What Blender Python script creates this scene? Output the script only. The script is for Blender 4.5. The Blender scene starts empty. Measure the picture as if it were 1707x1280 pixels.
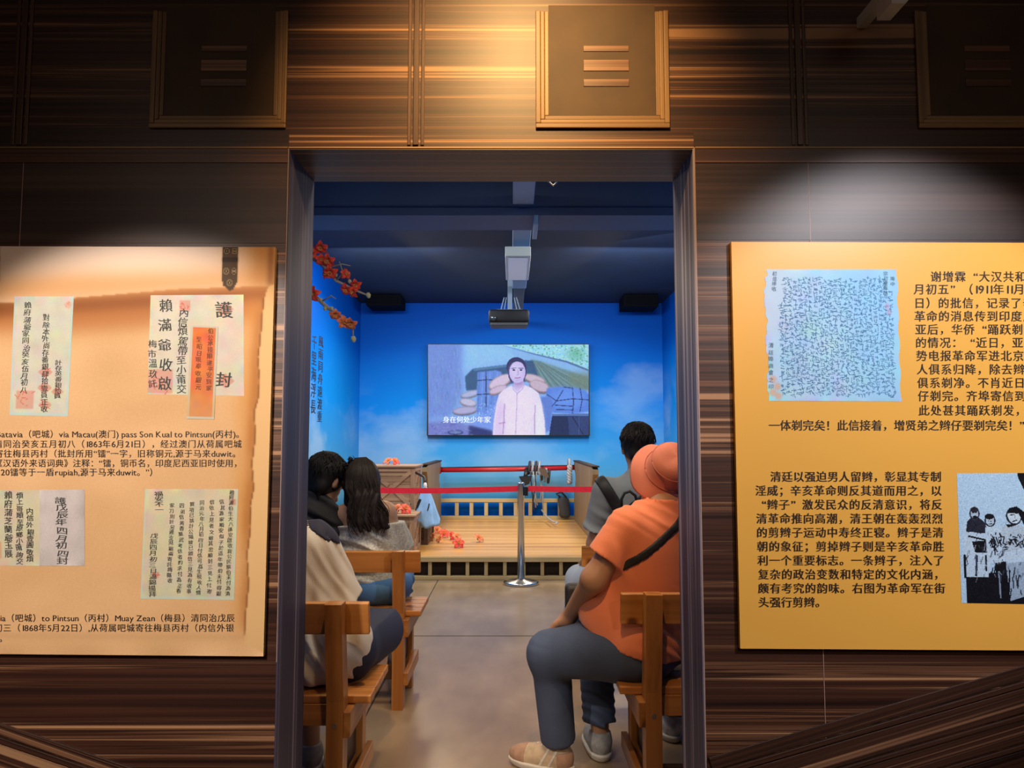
import bpy, bmesh, math, random
import numpy as np
from mathutils import Vector, Matrix

random.seed(7)
RNG = np.random.default_rng(11)
SC = bpy.context.scene
COL = SC.collection

# ------------------------------------------------------------------ camera
FPX = 1250.0
PITCH = math.atan(96.0 / FPX)
CAM = Vector((0.0, 0.0, 1.3))
cam_data = bpy.data.cameras.new('camera')
cam_data.sensor_width = 36.0
cam_data.lens = 36.0 * FPX / 1707.0
cam_data.clip_start = 0.02
cam_ob = bpy.data.objects.new('camera', cam_data)
cam_ob.location = CAM
cam_ob.rotation_euler = (math.pi / 2 + PITCH, 0, 0)
COL.objects.link(cam_ob)
SC.camera = cam_ob

# ------------------------------------------------------------------ world, exposure
wd = bpy.data.worlds.new('world'); SC.world = wd
wd.use_nodes = True
wd.node_tree.nodes['Background'].inputs[0].default_value = (0.5, 0.5, 0.6, 1)
wd.node_tree.nodes['Background'].inputs[1].default_value = 0.006
SC.view_settings.view_transform = 'Standard'
SC.view_settings.look = 'None'
SC.view_settings.gamma = 1.0
SC.view_settings.exposure = 0.0
SC.view_settings.use_curve_mapping = False

# ------------------------------------------------------------------ lamps of the two rooms and added fill lights
def aim(o, target):
    d = Vector(target) - o.location
    o.rotation_euler = d.to_track_quat('-Z', 'Y').to_euler()

def spot(name, loc, target, power, col, angle, blend=0.6, r=0.03):
    l = bpy.data.lights.new(name, 'SPOT'); l.energy = power; l.color = col
    l.spot_size = math.radians(angle); l.spot_blend = blend; l.shadow_soft_size = r
    o = bpy.data.objects.new(name, l); o.location = loc; COL.objects.link(o); aim(o, target); return o

def area(name, loc, target, power, col, sx, sy):
    l = bpy.data.lights.new(name, 'AREA'); l.energy = power; l.color = col
    l.shape = 'RECTANGLE'; l.size = sx; l.size_y = sy
    o = bpy.data.objects.new(name, l); o.location = loc; COL.objects.link(o); aim(o, target); return o

WARM = (1.0, 0.70, 0.40)
COOL = (0.92, 0.96, 1.0)
SPOTS = {                       # lamps on the corridor's track, one per spotlight fixture
    'left':   ((-1.25, 0.30, 2.28), (-1.02, 2.1, 1.14), 190, (1.0, 0.87, 0.77), 42, 0.4),
    'centre': ((0.02, 0.95, 3.02), (0.0, 2.1, 2.20), 185, (1.0, 0.57, 0.21), 62, 1.0),
    'right':  ((1.60, 0.50, 2.58), (1.02, 2.1, 1.34), 165, (0.97, 0.93, 0.98), 43, 0.5),
}
for _k, (_l, _t, _p, _c, _a, _b) in SPOTS.items():
    spot('track_lamp_' + _k, _l, _t, _p, _c, _a, _b)
area('corridor_ceiling_lamp', (0.0, 0.1, 3.0), (0.0, 1.4, 0.3), 6, (1.0, 0.72, 0.55), 4.5, 0.6)
for _sx in (-1.25, 1.25):
    spot('corridor_fill', (_sx, -0.9, 2.7), (_sx * .8, 2.1, 0.75), 75, (1.0, 0.80, 0.66), 52, 0.9, 0.12)  # added fill for the lower corridor wall; no such lamp is seen
for _sx in (-1.25, 1.25):
    area('stage_lamp', (_sx, 8.9, 3.2), (_sx * .5, 8.7, 0.0), 56, (1.0, 0.80, 0.50), 1.0, 0.4)
    area('backdrop_lamp', (_sx, 7.5, 3.1), (_sx * .9, 10.75, 1.0), 36, (0.70, 0.87, 1.0), 1.2, 0.3)
area('side_backdrop_lamp', (-1.75, 6.0, 3.15), (-2.17, 7.8, 0.4), 22, (0.80, 0.92, 1.0), 0.8, 0.8)
area('right_backdrop_lamp', (1.3, 7.0, 3.15), (2.17, 8.4, 0.8), 16, (0.80, 0.92, 1.0), 0.8, 0.8)
for _sx in (-1.2, 1.2):
    area('barrier_fill', (_sx, 5.95, 3.15), (_sx * .3, 7.5, 0.3), 34, (1.0, 0.84, 0.62), 0.8, 0.3)  # added to brighten the belts and stage front; has no fixture
area('seating_lamp', (-0.05, 2.9, 3.1), (-0.05, 3.3, 0.0), 52, (1.0, 0.84, 0.64), 2.0, 0.5)

# ------------------------------------------------------------------ projection helper: photo pixel at world depth y
CP, SP = math.cos(PITCH), math.sin(PITCH)
def P(u, v, d):
    xc = (u - 853.5) / FPX; yc = (640.0 - v) / FPX
    t = d / (CP - yc * SP)
    return Vector((xc * t, d, CAM.z + (SP + yc * CP) * t))

def srgb(c):
    a = np.asarray(c, dtype=np.float64) / 255.0
    return np.where(a <= 0.04045, a / 12.92, ((a + 0.055) / 1.055) ** 2.4)
def S(r, g, b):
    v = srgb((r, g, b)); return (float(v[0]), float(v[1]), float(v[2]))

# ------------------------------------------------------------------ materials
_mats = {}
def mat(name, base=(.5, .5, .5), rough=.6, metal=0.0, emit=None, estr=1.0, spec=0.5, noise=None, bump=None, sheen=0.0):
    """plain procedural material; noise=(scale, amount) varies the value, bump=(scale, strength)"""
    if name in _mats: return _mats[name]
    m = bpy.data.materials.new(name); m.use_nodes = True
    nt = m.node_tree; b = nt.nodes['Principled BSDF']
    b.inputs['Base Color'].default_value = (*base, 1); b.inputs['Roughness'].default_value = rough
    b.inputs['Metallic'].default_value = metal; b.inputs['Specular IOR Level'].default_value = spec
    if sheen: b.inputs['Sheen Weight'].default_value = sheen
    tc = nt.nodes.new('ShaderNodeTexCoord')
    if noise:
        n = nt.nodes.new('ShaderNodeTexNoise'); n.inputs['Scale'].default_value = noise[0]; n.inputs['Detail'].default_value = 4
        nt.links.new(tc.outputs['Object'], n.inputs['Vector'])
        r = nt.nodes.new('ShaderNodeValToRGB')
        lo = tuple(c * (1 - noise[1]) for c in base); hi = tuple(min(1, c * (1 + noise[1])) for c in base)
        r.color_ramp.elements[0].position = .3; r.color_ramp.elements[1].position = .7
        r.color_ramp.elements[0].color = (*lo, 1); r.color_ramp.elements[1].color = (*hi, 1)
        nt.links.new(n.outputs['Fac'], r.inputs['Fac']); nt.links.new(r.outputs['Color'], b.inputs['Base Color'])
    if bump:
        n = nt.nodes.new('ShaderNodeTexNoise'); n.inputs['Scale'].default_value = bump[0]; n.inputs['Detail'].default_value = 3
        nt.links.new(tc.outputs['Object'], n.inputs['Vector'])
        bp = nt.nodes.new('ShaderNodeBump'); bp.inputs['Strength'].default_value = bump[1]; bp.inputs['Distance'].default_value = .004
        nt.links.new(n.outputs['Fac'], bp.inputs['Height']); nt.links.new(bp.outputs['Normal'], b.inputs['Normal'])
    if emit:
        b.inputs['Emission Color'].default_value = (*emit, 1); b.inputs['Emission Strength'].default_value = estr
    _mats[name] = m; return m

def streaks(name, stops, along='x', fine=55.0, coarse=9.0, stretch=.35, rough=.45, rot=0.0, bump=.1, mix=.55, spec=.5, joints=None, knots=0):
    """wood grain: noise stretched along an axis; stops = [(pos, rgb)]; rot turns the grain about y"""
    if name in _mats: return _mats[name]
    m = bpy.data.materials.new(name); m.use_nodes = True
    nt = m.node_tree; N = nt.nodes; L = nt.links; b = N['Principled BSDF']
    b.inputs['Roughness'].default_value = rough; b.inputs['Specular IOR Level'].default_value = spec
    tc = N.new('ShaderNodeTexCoord')
    src = tc.outputs['Object']
    if rot:
        mp = N.new('ShaderNodeMapping'); mp.inputs['Rotation'].default_value = (0, rot, 0)
        L.new(src, mp.inputs['Vector']); src = mp.outputs['Vector']
    def stretched(k, sc):
        mp = N.new('ShaderNodeMapping')
        s = {'x': (stretch, k, k), 'y': (k, stretch, k), 'z': (k, k, stretch)}[along]
        mp.inputs['Scale'].default_value = s
        L.new(src, mp.inputs['Vector'])
        n = N.new('ShaderNodeTexNoise'); n.inputs['Scale'].default_value = 1.0; n.inputs['Detail'].default_value = sc
        n.inputs['Roughness'].default_value = .6
        L.new(mp.outputs['Vector'], n.inputs['Vector']); return n.outputs['Fac']
    f1 = stretched(fine, 3.0); f2 = stretched(coarse, 3.0)
    mx = N.new('ShaderNodeMix'); mx.data_type = 'FLOAT'; mx.inputs[0].default_value = mix
    L.new(f1, mx.inputs[2]); L.new(f2, mx.inputs[3])
    fac = mx.outputs[0]
    if knots:
        vo = N.new('ShaderNodeTexVoronoi'); vo.inputs['Scale'].default_value = knots
        L.new(tc.outputs['Object'], vo.inputs['Vector'])
        mr = N.new('ShaderNodeMapRange'); mr.inputs[1].default_value = .09; mr.inputs[2].default_value = .19
        mr.inputs[3].default_value = -.35; mr.inputs[4].default_value = 0
        L.new(vo.outputs['Distance'], mr.inputs[0])
        ad = N.new('ShaderNodeMath'); ad.operation = 'ADD'
        L.new(fac, ad.inputs[0]); L.new(mr.outputs[0], ad.inputs[1]); fac = ad.outputs[0]
    r = N.new('ShaderNodeValToRGB'); els = r.color_ramp.elements
    while len(els) < len(stops): els.new(.5)
    for e, (p, c) in zip(els, stops): e.position = p; e.color = (*c, 1)
    L.new(fac, r.inputs['Fac']); L.new(r.outputs['Color'], b.inputs['Base Color'])
    if bump:
        bp = N.new('ShaderNodeBump'); bp.inputs['Strength'].default_value = bump; bp.inputs['Distance'].default_value = .002
        L.new(f1, bp.inputs['Height']); L.new(bp.outputs['Normal'], b.inputs['Normal'])
    _mats[name] = m; return m

def paint_mat(name, rough=.5, emit=0.0, spec=.4):
    """material that reads the printed picture from the mesh's colour attribute"""
    if name in _mats: return _mats[name]
    m = bpy.data.materials.new(name); m.use_nodes = True
    nt = m.node_tree; b = nt.nodes['Principled BSDF']
    a = nt.nodes.new('ShaderNodeAttribute'); a.attribute_name = 'print'
    b.inputs['Roughness'].default_value = rough; b.inputs['Specular IOR Level'].default_value = spec
    if emit:
        b.inputs['Base Color'].default_value = (0.01, 0.01, 0.01, 1)
        nt.links.new(a.outputs['Color'], b.inputs['Emission Color']); b.inputs['Emission Strength'].default_value = emit
    else:
        nt.links.new(a.outputs['Color'], b.inputs['Base Color'])
    _mats[name] = m; return m

# ------------------------------------------------------------------ object helpers
def tag(o, label=None, cat=None, group=None, kind=None):
    if label: o['label'] = label
    if cat: o['category'] = cat
    if group: o['group'] = group
    if kind: o['kind'] = kind
    return o

def thing(name, label, cat, loc=(0, 0, 0), group=None, rz=0.0):
    o = bpy.data.objects.new(name, None); o.empty_display_size = .05
    o.location = loc; o.rotation_euler = (0, 0, rz); COL.objects.link(o)
    return tag(o, label, cat, group)

def link(name, me, material, parent=None, smooth=False):
    """link a mesh given in world coordinates; a child keeps those world coordinates"""
    o = bpy.data.objects.new(name, me); COL.objects.link(o)
    if material is not None and not me.materials: me.materials.append(material)
    if smooth: me.polygons.foreach_set('use_smooth', [True] * len(me.polygons))
    if parent is not None:
        o.parent = parent
        inv = parent_matrix(parent).inverted()
        me.transform(inv)
    return o

def parent_matrix(o):
    m = Matrix.Translation(o.location) @ o.rotation_euler.to_matrix().to_4x4()
    return parent_matrix(o.parent) @ m if o.parent else m

class MB:
    """collects shapes into one mesh"""
    def __init__(s): s.v = []; s.f = []
    def add(s, vs, fs):
        n = len(s.v); s.v += [tuple(v) for v in vs]; s.f += [tuple(i + n for i in f) for f in fs]
        return s
    def box(s, lo, hi, bev=0.0):
        x0, y0, z0 = lo; x1, y1, z1 = hi
        if bev <= 0:
            return s.add([(x0,y0,z0),(x1,y0,z0),(x1,y1,z0),(x0,y1,z0),(x0,y0,z1),(x1,y0,z1),(x1,y1,z1),(x0,y1,z1)],
                  [(3,2,1,0),(4,5,6,7),(0,1,5,4),(1,2,6,5),(2,3,7,6),(3,0,4,7)])
        bm = bmesh.new(); bmesh.ops.create_cube(bm, size=1.0)
        for v in bm.verts:
            v.co = Vector(((x0+x1)/2 + v.co.x*(x1-x0), (y0+y1)/2 + v.co.y*(y1-y0), (z0+z1)/2 + v.co.z*(z1-z0)))
        bmesh.ops.bevel(bm, geom=bm.edges[:], offset=bev, segments=2, profile=.5, affect='EDGES')
        bm.verts.index_update()
        s.add([v.co[:] for v in bm.verts], [[v.index for v in f.verts] for f in bm.faces]); bm.free(); return s
    def beam(s, a, b, w, h, up=(0, 0, 1), bev=0.0):
        """box bar from a to b, w across, h along up"""
        a = Vector(a); b = Vector(b); d = b - a; L = d.length; d.normalize()
        u = Vector(up); u = (u - d * u.dot(d)).normalized(); r = d.cross(u)
        t = MB().box((-w/2, 0, -h/2), (w/2, L, h/2), bev)
        return s.add([a + r * x + d * y + u * z for x, y, z in t.v], t.f)
    def tube(s, pts, r, seg=8, cap=True):
        pts = [Vector(p) for p in pts]; n = len(pts)
        rs = r if isinstance(r, (list, tuple)) else [r] * n
        vs = []; fs = []
        t0 = (pts[1] - pts[0]).normalized()
        ref = Vector((0, 0, 1)) if abs(t0.z) < .9 else Vector((1, 0, 0))
        u = (ref - t0 * ref.dot(t0)).normalized()
        for i, p in enumerate(pts):
            t = (pts[min(i+1, n-1)] - pts[max(i-1, 0)]).normalized()
            u = (u - t * u.dot(t)).normalized(); w = t.cross(u)
            for k in range(seg):
                a = 2 * math.pi * k / seg
                vs.append(p + (u * math.cos(a) + w * math.sin(a)) * rs[i])
        for i in range(n - 1):
            for k in range(seg):
                fs.append((i*seg+k, i*seg+(k+1)%seg, (i+1)*seg+(k+1)%seg, (i+1)*seg+k))
        if cap:
            fs.append(tuple(range(seg))[::-1]); fs.append(tuple((n-1)*seg+k for k in range(seg)))
        return s.add(vs, fs)
    def lathe(s, prof, c=(0, 0, 0), seg=32, axis=None):
        """profile of (r, z) about an axis through c"""
        c = Vector(c); ax = Vector((0, 0, 1) if axis is None else axis).normalized()
        ref = Vector((1, 0, 0)) if abs(ax.x) < .9 else Vector((0, 1, 0))
        u = (ref - ax * ref.dot(ax)).normalized(); w = ax.cross(u)
        vs = []; fs = []; n = len(prof)
        for r, z in prof:
            for k in range(seg):
                a = 2 * math.pi * k / seg
                vs.append(c + ax * z + (u * math.cos(a) + w * math.sin(a)) * r)
        for i in range(n - 1):
            for k in range(seg):
                fs.append((i*seg+k, i*seg+(k+1)%seg, (i+1)*seg+(k+1)%seg, (i+1)*seg+k))
        if prof[0][0] > 0: fs.append(tuple(range(seg))[::-1])
        if prof[-1][0] > 0: fs.append(tuple((n-1)*seg+k for k in range(seg)))
        return s.add(vs, fs)
    def prism(s, poly, lo, hi, axis='y'):
        """polygon of 2D points extruded along an axis: 'y' -> (x,z), 'x' -> (y,z), 'z' -> (x,y)"""
        n = len(poly)
        def q(p, t): return {'y': (p[0], t, p[1]), 'x': (t, p[0], p[1]), 'z': (p[0], p[1], t)}[axis]
        vs = [q(p, lo) for p in poly] + [q(p, hi) for p in poly]
        fs = [tuple(range(n)), tuple(range(n, 2*n))[::-1]] + [(i, i+n, (i+1)%n+n, (i+1)%n) for i in range(n)]
        return s.add(vs, fs)
    def mesh(s, name, fix=True):
        me = bpy.data.meshes.new(name); me.from_pydata(s.v, [], s.f)
        if fix:
            bm = bmesh.new(); bm.from_mesh(me); bmesh.ops.recalc_face_normals(bm, faces=bm.faces[:]); bm.to_mesh(me); bm.free()
        me.update(); return me
    def build(s, name, material, parent=None, smooth=False, fix=True):
        return link(name, s.mesh(name, fix), material, parent, smooth)

def struct(name, mb, material, parent=None):
    o = mb.build(name, material, parent); o['kind'] = 'structure'; return o

def np_mesh(name, V, F):
    me = bpy.data.meshes.new(name)
    nv, nf = len(V), len(F)
    me.vertices.add(nv); me.vertices.foreach_set('co', np.asarray(V, np.float32).ravel())
    k = F.shape[1]
    me.loops.add(nf * k); me.loops.foreach_set('vertex_index', np.asarray(F, np.int32).ravel())
    me.polygons.add(nf); me.polygons.foreach_set('loop_start', np.arange(0, nf * k, k, dtype=np.int32))
    me.polygons.foreach_set('loop_total', np.full(nf, k, np.int32))
    me.update(calc_edges=True); me.validate(); return me

# ------------------------------------------------------------------ printed pictures: a small painter and a grid mesh that carries it
class Canvas:
    def __init__(s, w, h, col, x0=0, y0=0, sc=1.0):
        s.w, s.h = w, h; s.x0, s.y0, s.sc = x0, y0, sc
        s.a = np.empty((h, w, 3)); s.a[:] = col
        s.X, s.Y = np.meshgrid(np.arange(w) + .5, np.arange(h) + .5)
    def t(s, p): return ((p[0] - s.x0) * s.sc, (p[1] - s.y0) * s.sc)
    def put(s, m, col, al=1.0, blur=0):
        m = m.astype(float) * al
        if blur: m = gblur(m, blur)
        s.a += m[..., None] * (np.asarray(col, float) - s.a)
    def polym(s, pts):
        p = [s.t(q) for q in pts]; ins = np.zeros((s.h, s.w), bool); j = len(p) - 1
        for i in range(len(p)):
            xi, yi = p[i]; xj, yj = p[j]
            if yi != yj:
                c = ((yi > s.Y) != (yj > s.Y)) & (s.X < (xj - xi) * (s.Y - yi) / (yj - yi) + xi); ins ^= c
            j = i
        return ins
    def poly(s, pts, col, al=1.0, blur=0): s.put(s.polym(pts), col, al, blur)
    def ell(s, c, rx, ry, col, al=1.0, blur=0, rot=0.0):
        cx, cy = s.t(c); dx = s.X - cx; dy = s.Y - cy
        if rot: dx, dy = dx*math.cos(rot)+dy*math.sin(rot), -dx*math.sin(rot)+dy*math.cos(rot)
        s.put((dx/(rx*s.sc))**2 + (dy/(ry*s.sc))**2 < 1, col, al, blur)
    def line(s, pts, w, col, al=1.0, blur=0):
        m = np.zeros((s.h, s.w), bool); p = [s.t(q) for q in pts]
        for (x0, y0), (x1, y1) in zip(p, p[1:]):
            L2 = (x1-x0)**2 + (y1-y0)**2 + 1e-9
            t = np.clip(((s.X-x0)*(x1-x0) + (s.Y-y0)*(y1-y0)) / L2, 0, 1)
            m |= (s.X-x0-t*(x1-x0))**2 + (s.Y-y0-t*(y1-y0))**2 < (w*s.sc/2)**2
        s.put(m, col, al, blur)
    def grain(s, amt, blur=0, gray=True, sx=None):
        n = RNG.normal(size=(s.h, s.w, 1 if gray else 3))
        if blur or sx:
            n = np.stack([gblur(n[..., k], blur, sx) for k in range(n.shape[2])], -1); n /= n.std() + 1e-9
        s.a += n * amt

def gblur(m, sig, sx=None):
    def k(sg):
        r = max(1, int(3 * sg)); x = np.arange(-r, r + 1); g = np.exp(-x*x / (2*sg*sg + 1e-9)); return g / g.sum(), r
    out = m
    for ax, sg in ((0, sig), (1, sx if sx is not None else sig)):
        if not sg: continue
        g, r = k(sg)
        pad = [(0, 0), (0, 0)]; pad[ax] = (r, r)
        q = np.pad(out, pad, mode='edge'); acc = np.zeros_like(out, dtype=float)
        for i, wt in enumerate(g):
            sl = [slice(None), slice(None)]; sl[ax] = slice(i, i + out.shape[ax]); acc += wt * q[tuple(sl)]
        out = acc
    return out

def printed(name, canvas, corners, material, parent=None, alpha=None):
    """flat printed sheet: corners (tl, tr, br, bl) in world space; one coloured face per print dot; alpha drops dots (torn edges)"""
    tl, tr, br, bl = [np.array(c[:]) for c in corners]
    h, w = canvas.h, canvas.w
    s = np.linspace(0, 1, w + 1)[None, :, None]; t = np.linspace(0, 1, h + 1)[:, None, None]
    V = ((tl*(1-s) + tr*s)*(1-t) + (bl*(1-s) + br*s)*t).reshape(-1, 3)
    i = (np.arange(h)[:, None] * (w + 1) + np.arange(w)[None, :]).ravel()
    F = np.stack([i, i + w + 1, i + w + 2, i + 1], 1)
    lin = srgb(np.clip(canvas.a, 0, 255)).reshape(-1, 3)
    if alpha is not None:
        keep = alpha.ravel(); F = F[keep]; lin = lin[keep]
    me = np_mesh(name, V, F)
    at = me.attributes.new('print', 'FLOAT_COLOR', 'CORNER')
    c = np.ones((len(F), 4, 4), np.float32); c[:, :, :3] = lin[:, None, :]
    at.data.foreach_set('color', c.ravel())
    return link(name, me, material, parent)

# ------------------------------------------------------------------ lettering
_gl = {}
def glyph(ch):
    if ch not in _gl:
        c = bpy.data.curves.new('glyph', 'FONT'); c.body = ch; c.size = 1; c.resolution_u = 3
        o = bpy.data.objects.new('glyph', c); m = o.to_mesh()
        _gl[ch] = ([(v.co.x, v.co.y) for v in m.vertices], [tuple(p.vertices) for p in m.polygons])
        o.to_mesh_clear(); bpy.data.objects.remove(o); bpy.data.curves.remove(c)
    return _gl[ch]
def adv(ch):
    if ch == ' ': return .26
    if ch in '“”': return .43
    return max(p[0] for p in glyph(ch)[0]) + .05 if ord(ch) < 128 else 1.0

class Letters:
    """text laid out in photo pixels on a plane at depth d, then carried to world space"""
    def __init__(s, to_world): s.W = to_world; s.mb = MB()
    def put(s, ch, u, v, size, sy=1.0, bold=0.0, rot=0.0, shear=0.0):
        """(u, v) is the left end of the base line"""
        vs, fs = glyph(ch)
        if not vs: return
        for k, ox in enumerate((0.0,) if not bold else (-bold, bold)):
            cr, sr = math.cos(rot), math.sin(rot); out = []
            for x, y in vs:
                x = (x + ox + shear * y) * size; y = y * size * sy
                out.append(s.W(u + x*cr + y*sr, v + x*sr - y*cr, k))
            s.mb.add(out, fs)
    def line(s, text, u0, u1, vc, size, bold=0.0, dv=0.0, wide_quotes=False):
        """spread a line between u0 and u1, centred on vc, with descent dv along the line"""
        def ad(c): return 1.0 if (wide_quotes and c in '“”') else adv(c)
        tot = sum(ad(c) for c in text); k = (u1 - u0) / tot; u = u0
        for c in text:
            off = 0.0
            if wide_quotes and c == '“': off = .55 * k
            if wide_quotes and c == '”': off = .05 * k
            s.put(c, u + off, vc + size * .37 + dv * (u - u0), min(size, k * 1.06) if ord(c) > 127 else k * 1.0, 1.0 * (size / min(size, k*1.06) if ord(c) > 127 else size / k), bold)
            u += ad(c) * k
    def column(s, text, u, v0, v1, size, bold=0.0, tilt=0.0, jit=.06):
        n = len(text); st = (v1 - v0) / n
        for i, c in enumerate(text):
            j = random.uniform(-jit, jit)
            s.put(c, u - size/2 + tilt * i + j * size, v0 + st * (i + .5) + size * .37, size, min(1.0, st / size) * random.uniform(.92, 1.08), bold, rot=random.uniform(-.12, .12), shear=random.uniform(-.1, .15))
    def build(s, name, material, parent=None):
        return s.mb.build(name, material, parent, fix=False)

# ------------------------------------------------------------------ the setting
YW, YI = 2.10, 2.35           # corridor face and room face of the partition
XL, XR, ZT = -0.642, 0.523, 2.14
RX0, RX1, RY1, RZ = -2.2, 2.18, 10.8, 3.31
D_, M_, L_ = (.012, .0042, .003), (.066, .024, .013), (.42, .225, .115)
WALLSTOPS = [(.36, D_), (.43, (.036, .012, .007)), (.485, M_), (.51, (.022, .008, .005)), (.535, (.17, .076, .038)), (.555, (.05, .018, .010)), (.60, L_)]
m_wall = streaks('wallpaper_wood', WALLSTOPS, 'x', 62, 17, .25, .42, bump=.06, mix=.5)
m_wallv = streaks('wallpaper_wood_upright', [(p, tuple(c_ * k_ + .02 * k_ for c_, k_ in zip(c, (.75, 1.25, 3.0)))) for p, c in WALLSTOPS], 'z', 62, 17, .25, .52, spec=.3, bump=.06, mix=.5)  # blue reflected from the room is put into the jamb colour
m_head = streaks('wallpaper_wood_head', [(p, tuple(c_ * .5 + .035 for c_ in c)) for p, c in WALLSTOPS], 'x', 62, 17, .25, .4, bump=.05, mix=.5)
m_plain = streaks('wallpaper_wood_plain', [(.40, (.016, .007, .006)), (.5, (.040, .019, .014)), (.6, (.070, .035, .026))], 'x', 50, 10, .2, .43, bump=.04)
m_ledge = streaks('wallpaper_ledge', [(.4, (.05, .02, .014)), (.5, (.14, .06, .035)), (.6, (.34, .18, .09))], 'x', 70, 18, .2, .4)
m_batten = streaks('wallpaper_batten', [(.3, (.03, .013, .008)), (.55, (.10, .045, .025)), (.75, (.30, .16, .08))], 'z', 90, 26, .2, .4)
m_gilt_h = streaks('frame_wood', [(.3, (.09, .045, .02)), (.5, (.26, .15, .065)), (.75, (.50, .32, .15))], 'x', 90, 30, .3, .45)
m_gilt_v = streaks('frame_wood_upright', [(.3, (.09, .045, .02)), (.5, (.26, .15, .065)), (.75, (.50, .32, .15))], 'z', 90, 30, .3, .45)
m_recess = mat('frame_recess_brown', (.07, .038, .016), .6, noise=(6, .3))
m_seam = mat('pale_vinyl_edge', (.42, .30, .26), .5)
m_dark = mat('dark_corridor', (.03, .026, .026), .8)
m_navy = mat('navy_ceiling_paint', (.0015, .007, .027), .7, noise=(2.5, .35))

w = MB()
w.box((-3.4, YW, 0), (XL, YI, 3.3)); w.box((XR, YW, 0), (3.4, YI, 3.3)); w.box((XL, YW, ZT), (XR, YI, 3.3))
struct('wall_front', w, m_wall)
wr = MB()
wr.box((RX0, YI + .001, 0), (XL - .004, YI + .012, RZ)); wr.box((XR + .004, YI + .001, 0), (RX1, YI + .012, RZ)); wr.box((XL - .004, YI + .001, ZT + .004), (XR + .004, YI + .012, RZ))
m_blue_in = mat('blue_room_paint', S(20, 80, 160), .7)
struct('wall_near', wr, m_blue_in)
# linings of the opening
struct('trim_1', MB().box((XL - .001, YW - .002, 0), (XL + .004, YI + .012, ZT)), m_wallv)
struct('trim_2', MB().box((XR - .004, YW - .002, 0), (XR + .001, YI + .012, ZT)), m_wallv)
struct('trim_3', MB().box((XL + .004, YW - .002, ZT - .004), (XR - .004, YI + .012, ZT + .001)), m_head)
# pale peeling edges of the wallpaper round the opening and the seams between its sheets
e = MB()
e.box((XR - .001, YW - .0035, 0), (XR + .0022, YW - .0008, ZT + .003))
e.box((XL - .0012, YW - .003, .7), (XL + .0005, YW - .0008, ZT))
struct('trim_4', e, m_seam)
e = MB().box((XL, YW - .004, ZT + .001), (XR, YW - .0008, ZT + .0045))
struct('trim_5', e, mat('tan_vinyl_edge', (.5, .3, .14), .45))
for i, u in enumerate((1360, 18.0)):
    x = P(u, 700, YW).x
    struct('trim_%d' % (6 + i), MB().box((x - .0010, YW - .0015, 0), (x + .0010, YW - .0004, ZT + .004)), mat('seam_pink', (.36, .22, .19), .5))

def wp(u, v): return P(u, v, YW)
# the ledge above the opening and the battens between the upper panels
zl = wp(300, 246).z
le = MB()
le.box((-3.3, YW - .004, zl - .045), (XL - .002, YW - .0006, zl)); le.box((XR + .003, YW - .004, zl - .045), (3.3, YW - .0006, zl))
struct('trim_8', le, m_ledge)
le = MB().box((-3.3, YW - .006, zl - .004), (XL - .002, YW - .004, zl + .001)); le.box((XR + .003, YW - .006, zl - .004), (3.3, YW - .004, zl + .001))
struct('trim_9', le, m_gilt_h)
k = 10
for u in (37, 694, 1331):
    x = wp(u, 150).x; b = MB()
    for dx, ww, t in ((-.019, .010, .004), (0.0, .016, .006), (.019, .010, .004)):
        b.box((x + dx - ww/2, YW - t, zl + .006), (x + dx + ww/2, YW - .0006, 3.25), .0015)
    struct('trim_%d' % k, b, m_batten); k += 1
# plain dark band below the ledge, either side of the opening
b = MB(); b.box((-3.3, YW - .0012, wp(300, 405).z), (XL - .002, YW - .0006, zl - .045))
b.box((XR + .003, YW - .0012, wp(1300, 400).z), (3.3, YW - .0006, zl - .045))
struct('trim_%d' % k, b, m_plain); k += 1
b = MB().box((-3.3, YW - .0012, zl + .001), (XL, YW - .0006, zl + .055)); b.box((XR, YW - .0012, zl + .001), (3.3, YW - .0006, zl + .055))
struct('trim_%d' % k, b, m_plain); k += 1
# framed panels of the wall pattern: three mouldings, a dark recess and a slatted block each
for u0, u1 in ((250, 477), (893, 1116), (1530, 1758)):
    a = wp(u0, 215); c = wp(u1, 215); top = wp(u0, 20).z
    x0, x1, z0 = a.x, c.x, a.z
    fr = MB(); fh = MB()
    for off, wd_, t in ((0, .014, .010), (.014, .012, .007), (.026, .012, .0045)):
        fr.box((x0 + off, YW - t, z0 + off + wd_), (x0 + off + wd_, YW - .0006, top), .002)
        fr.box((x1 - off - wd_, YW - t, z0 + off + wd_), (x1 - off, YW - .0006, top), .002)
        fh.box((x0 + off, YW - t, z0 + off), (x1 - off, YW - .0006, z0 + off + wd_), .002)
    struct('trim_%d' % k, fr, m_gilt_v); k += 1
    struct('trim_%d' % k, fh, m_gilt_h); k += 1
    rc = MB().box((x0 + .038, YW - .0014, z0 + .038), (x1 - .038, YW - .0006, top + .02))
    struct('trim_%d' % k, rc, m_recess); k += 1
    cx = (x0 + x1) / 2 + .012; sl = MB()
    zc = wp(u0, 112).z
    for zz, hh in ((.055, .018), (.004, .034), (-.048, .022)):
        sl.box((cx - .066, YW - .0034, zc + zz - hh/2), (cx + .066, YW - .001, zc + zz + hh/2), .001)
    struct('trim_%d' % k, sl, m_ledge); k += 1
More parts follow.
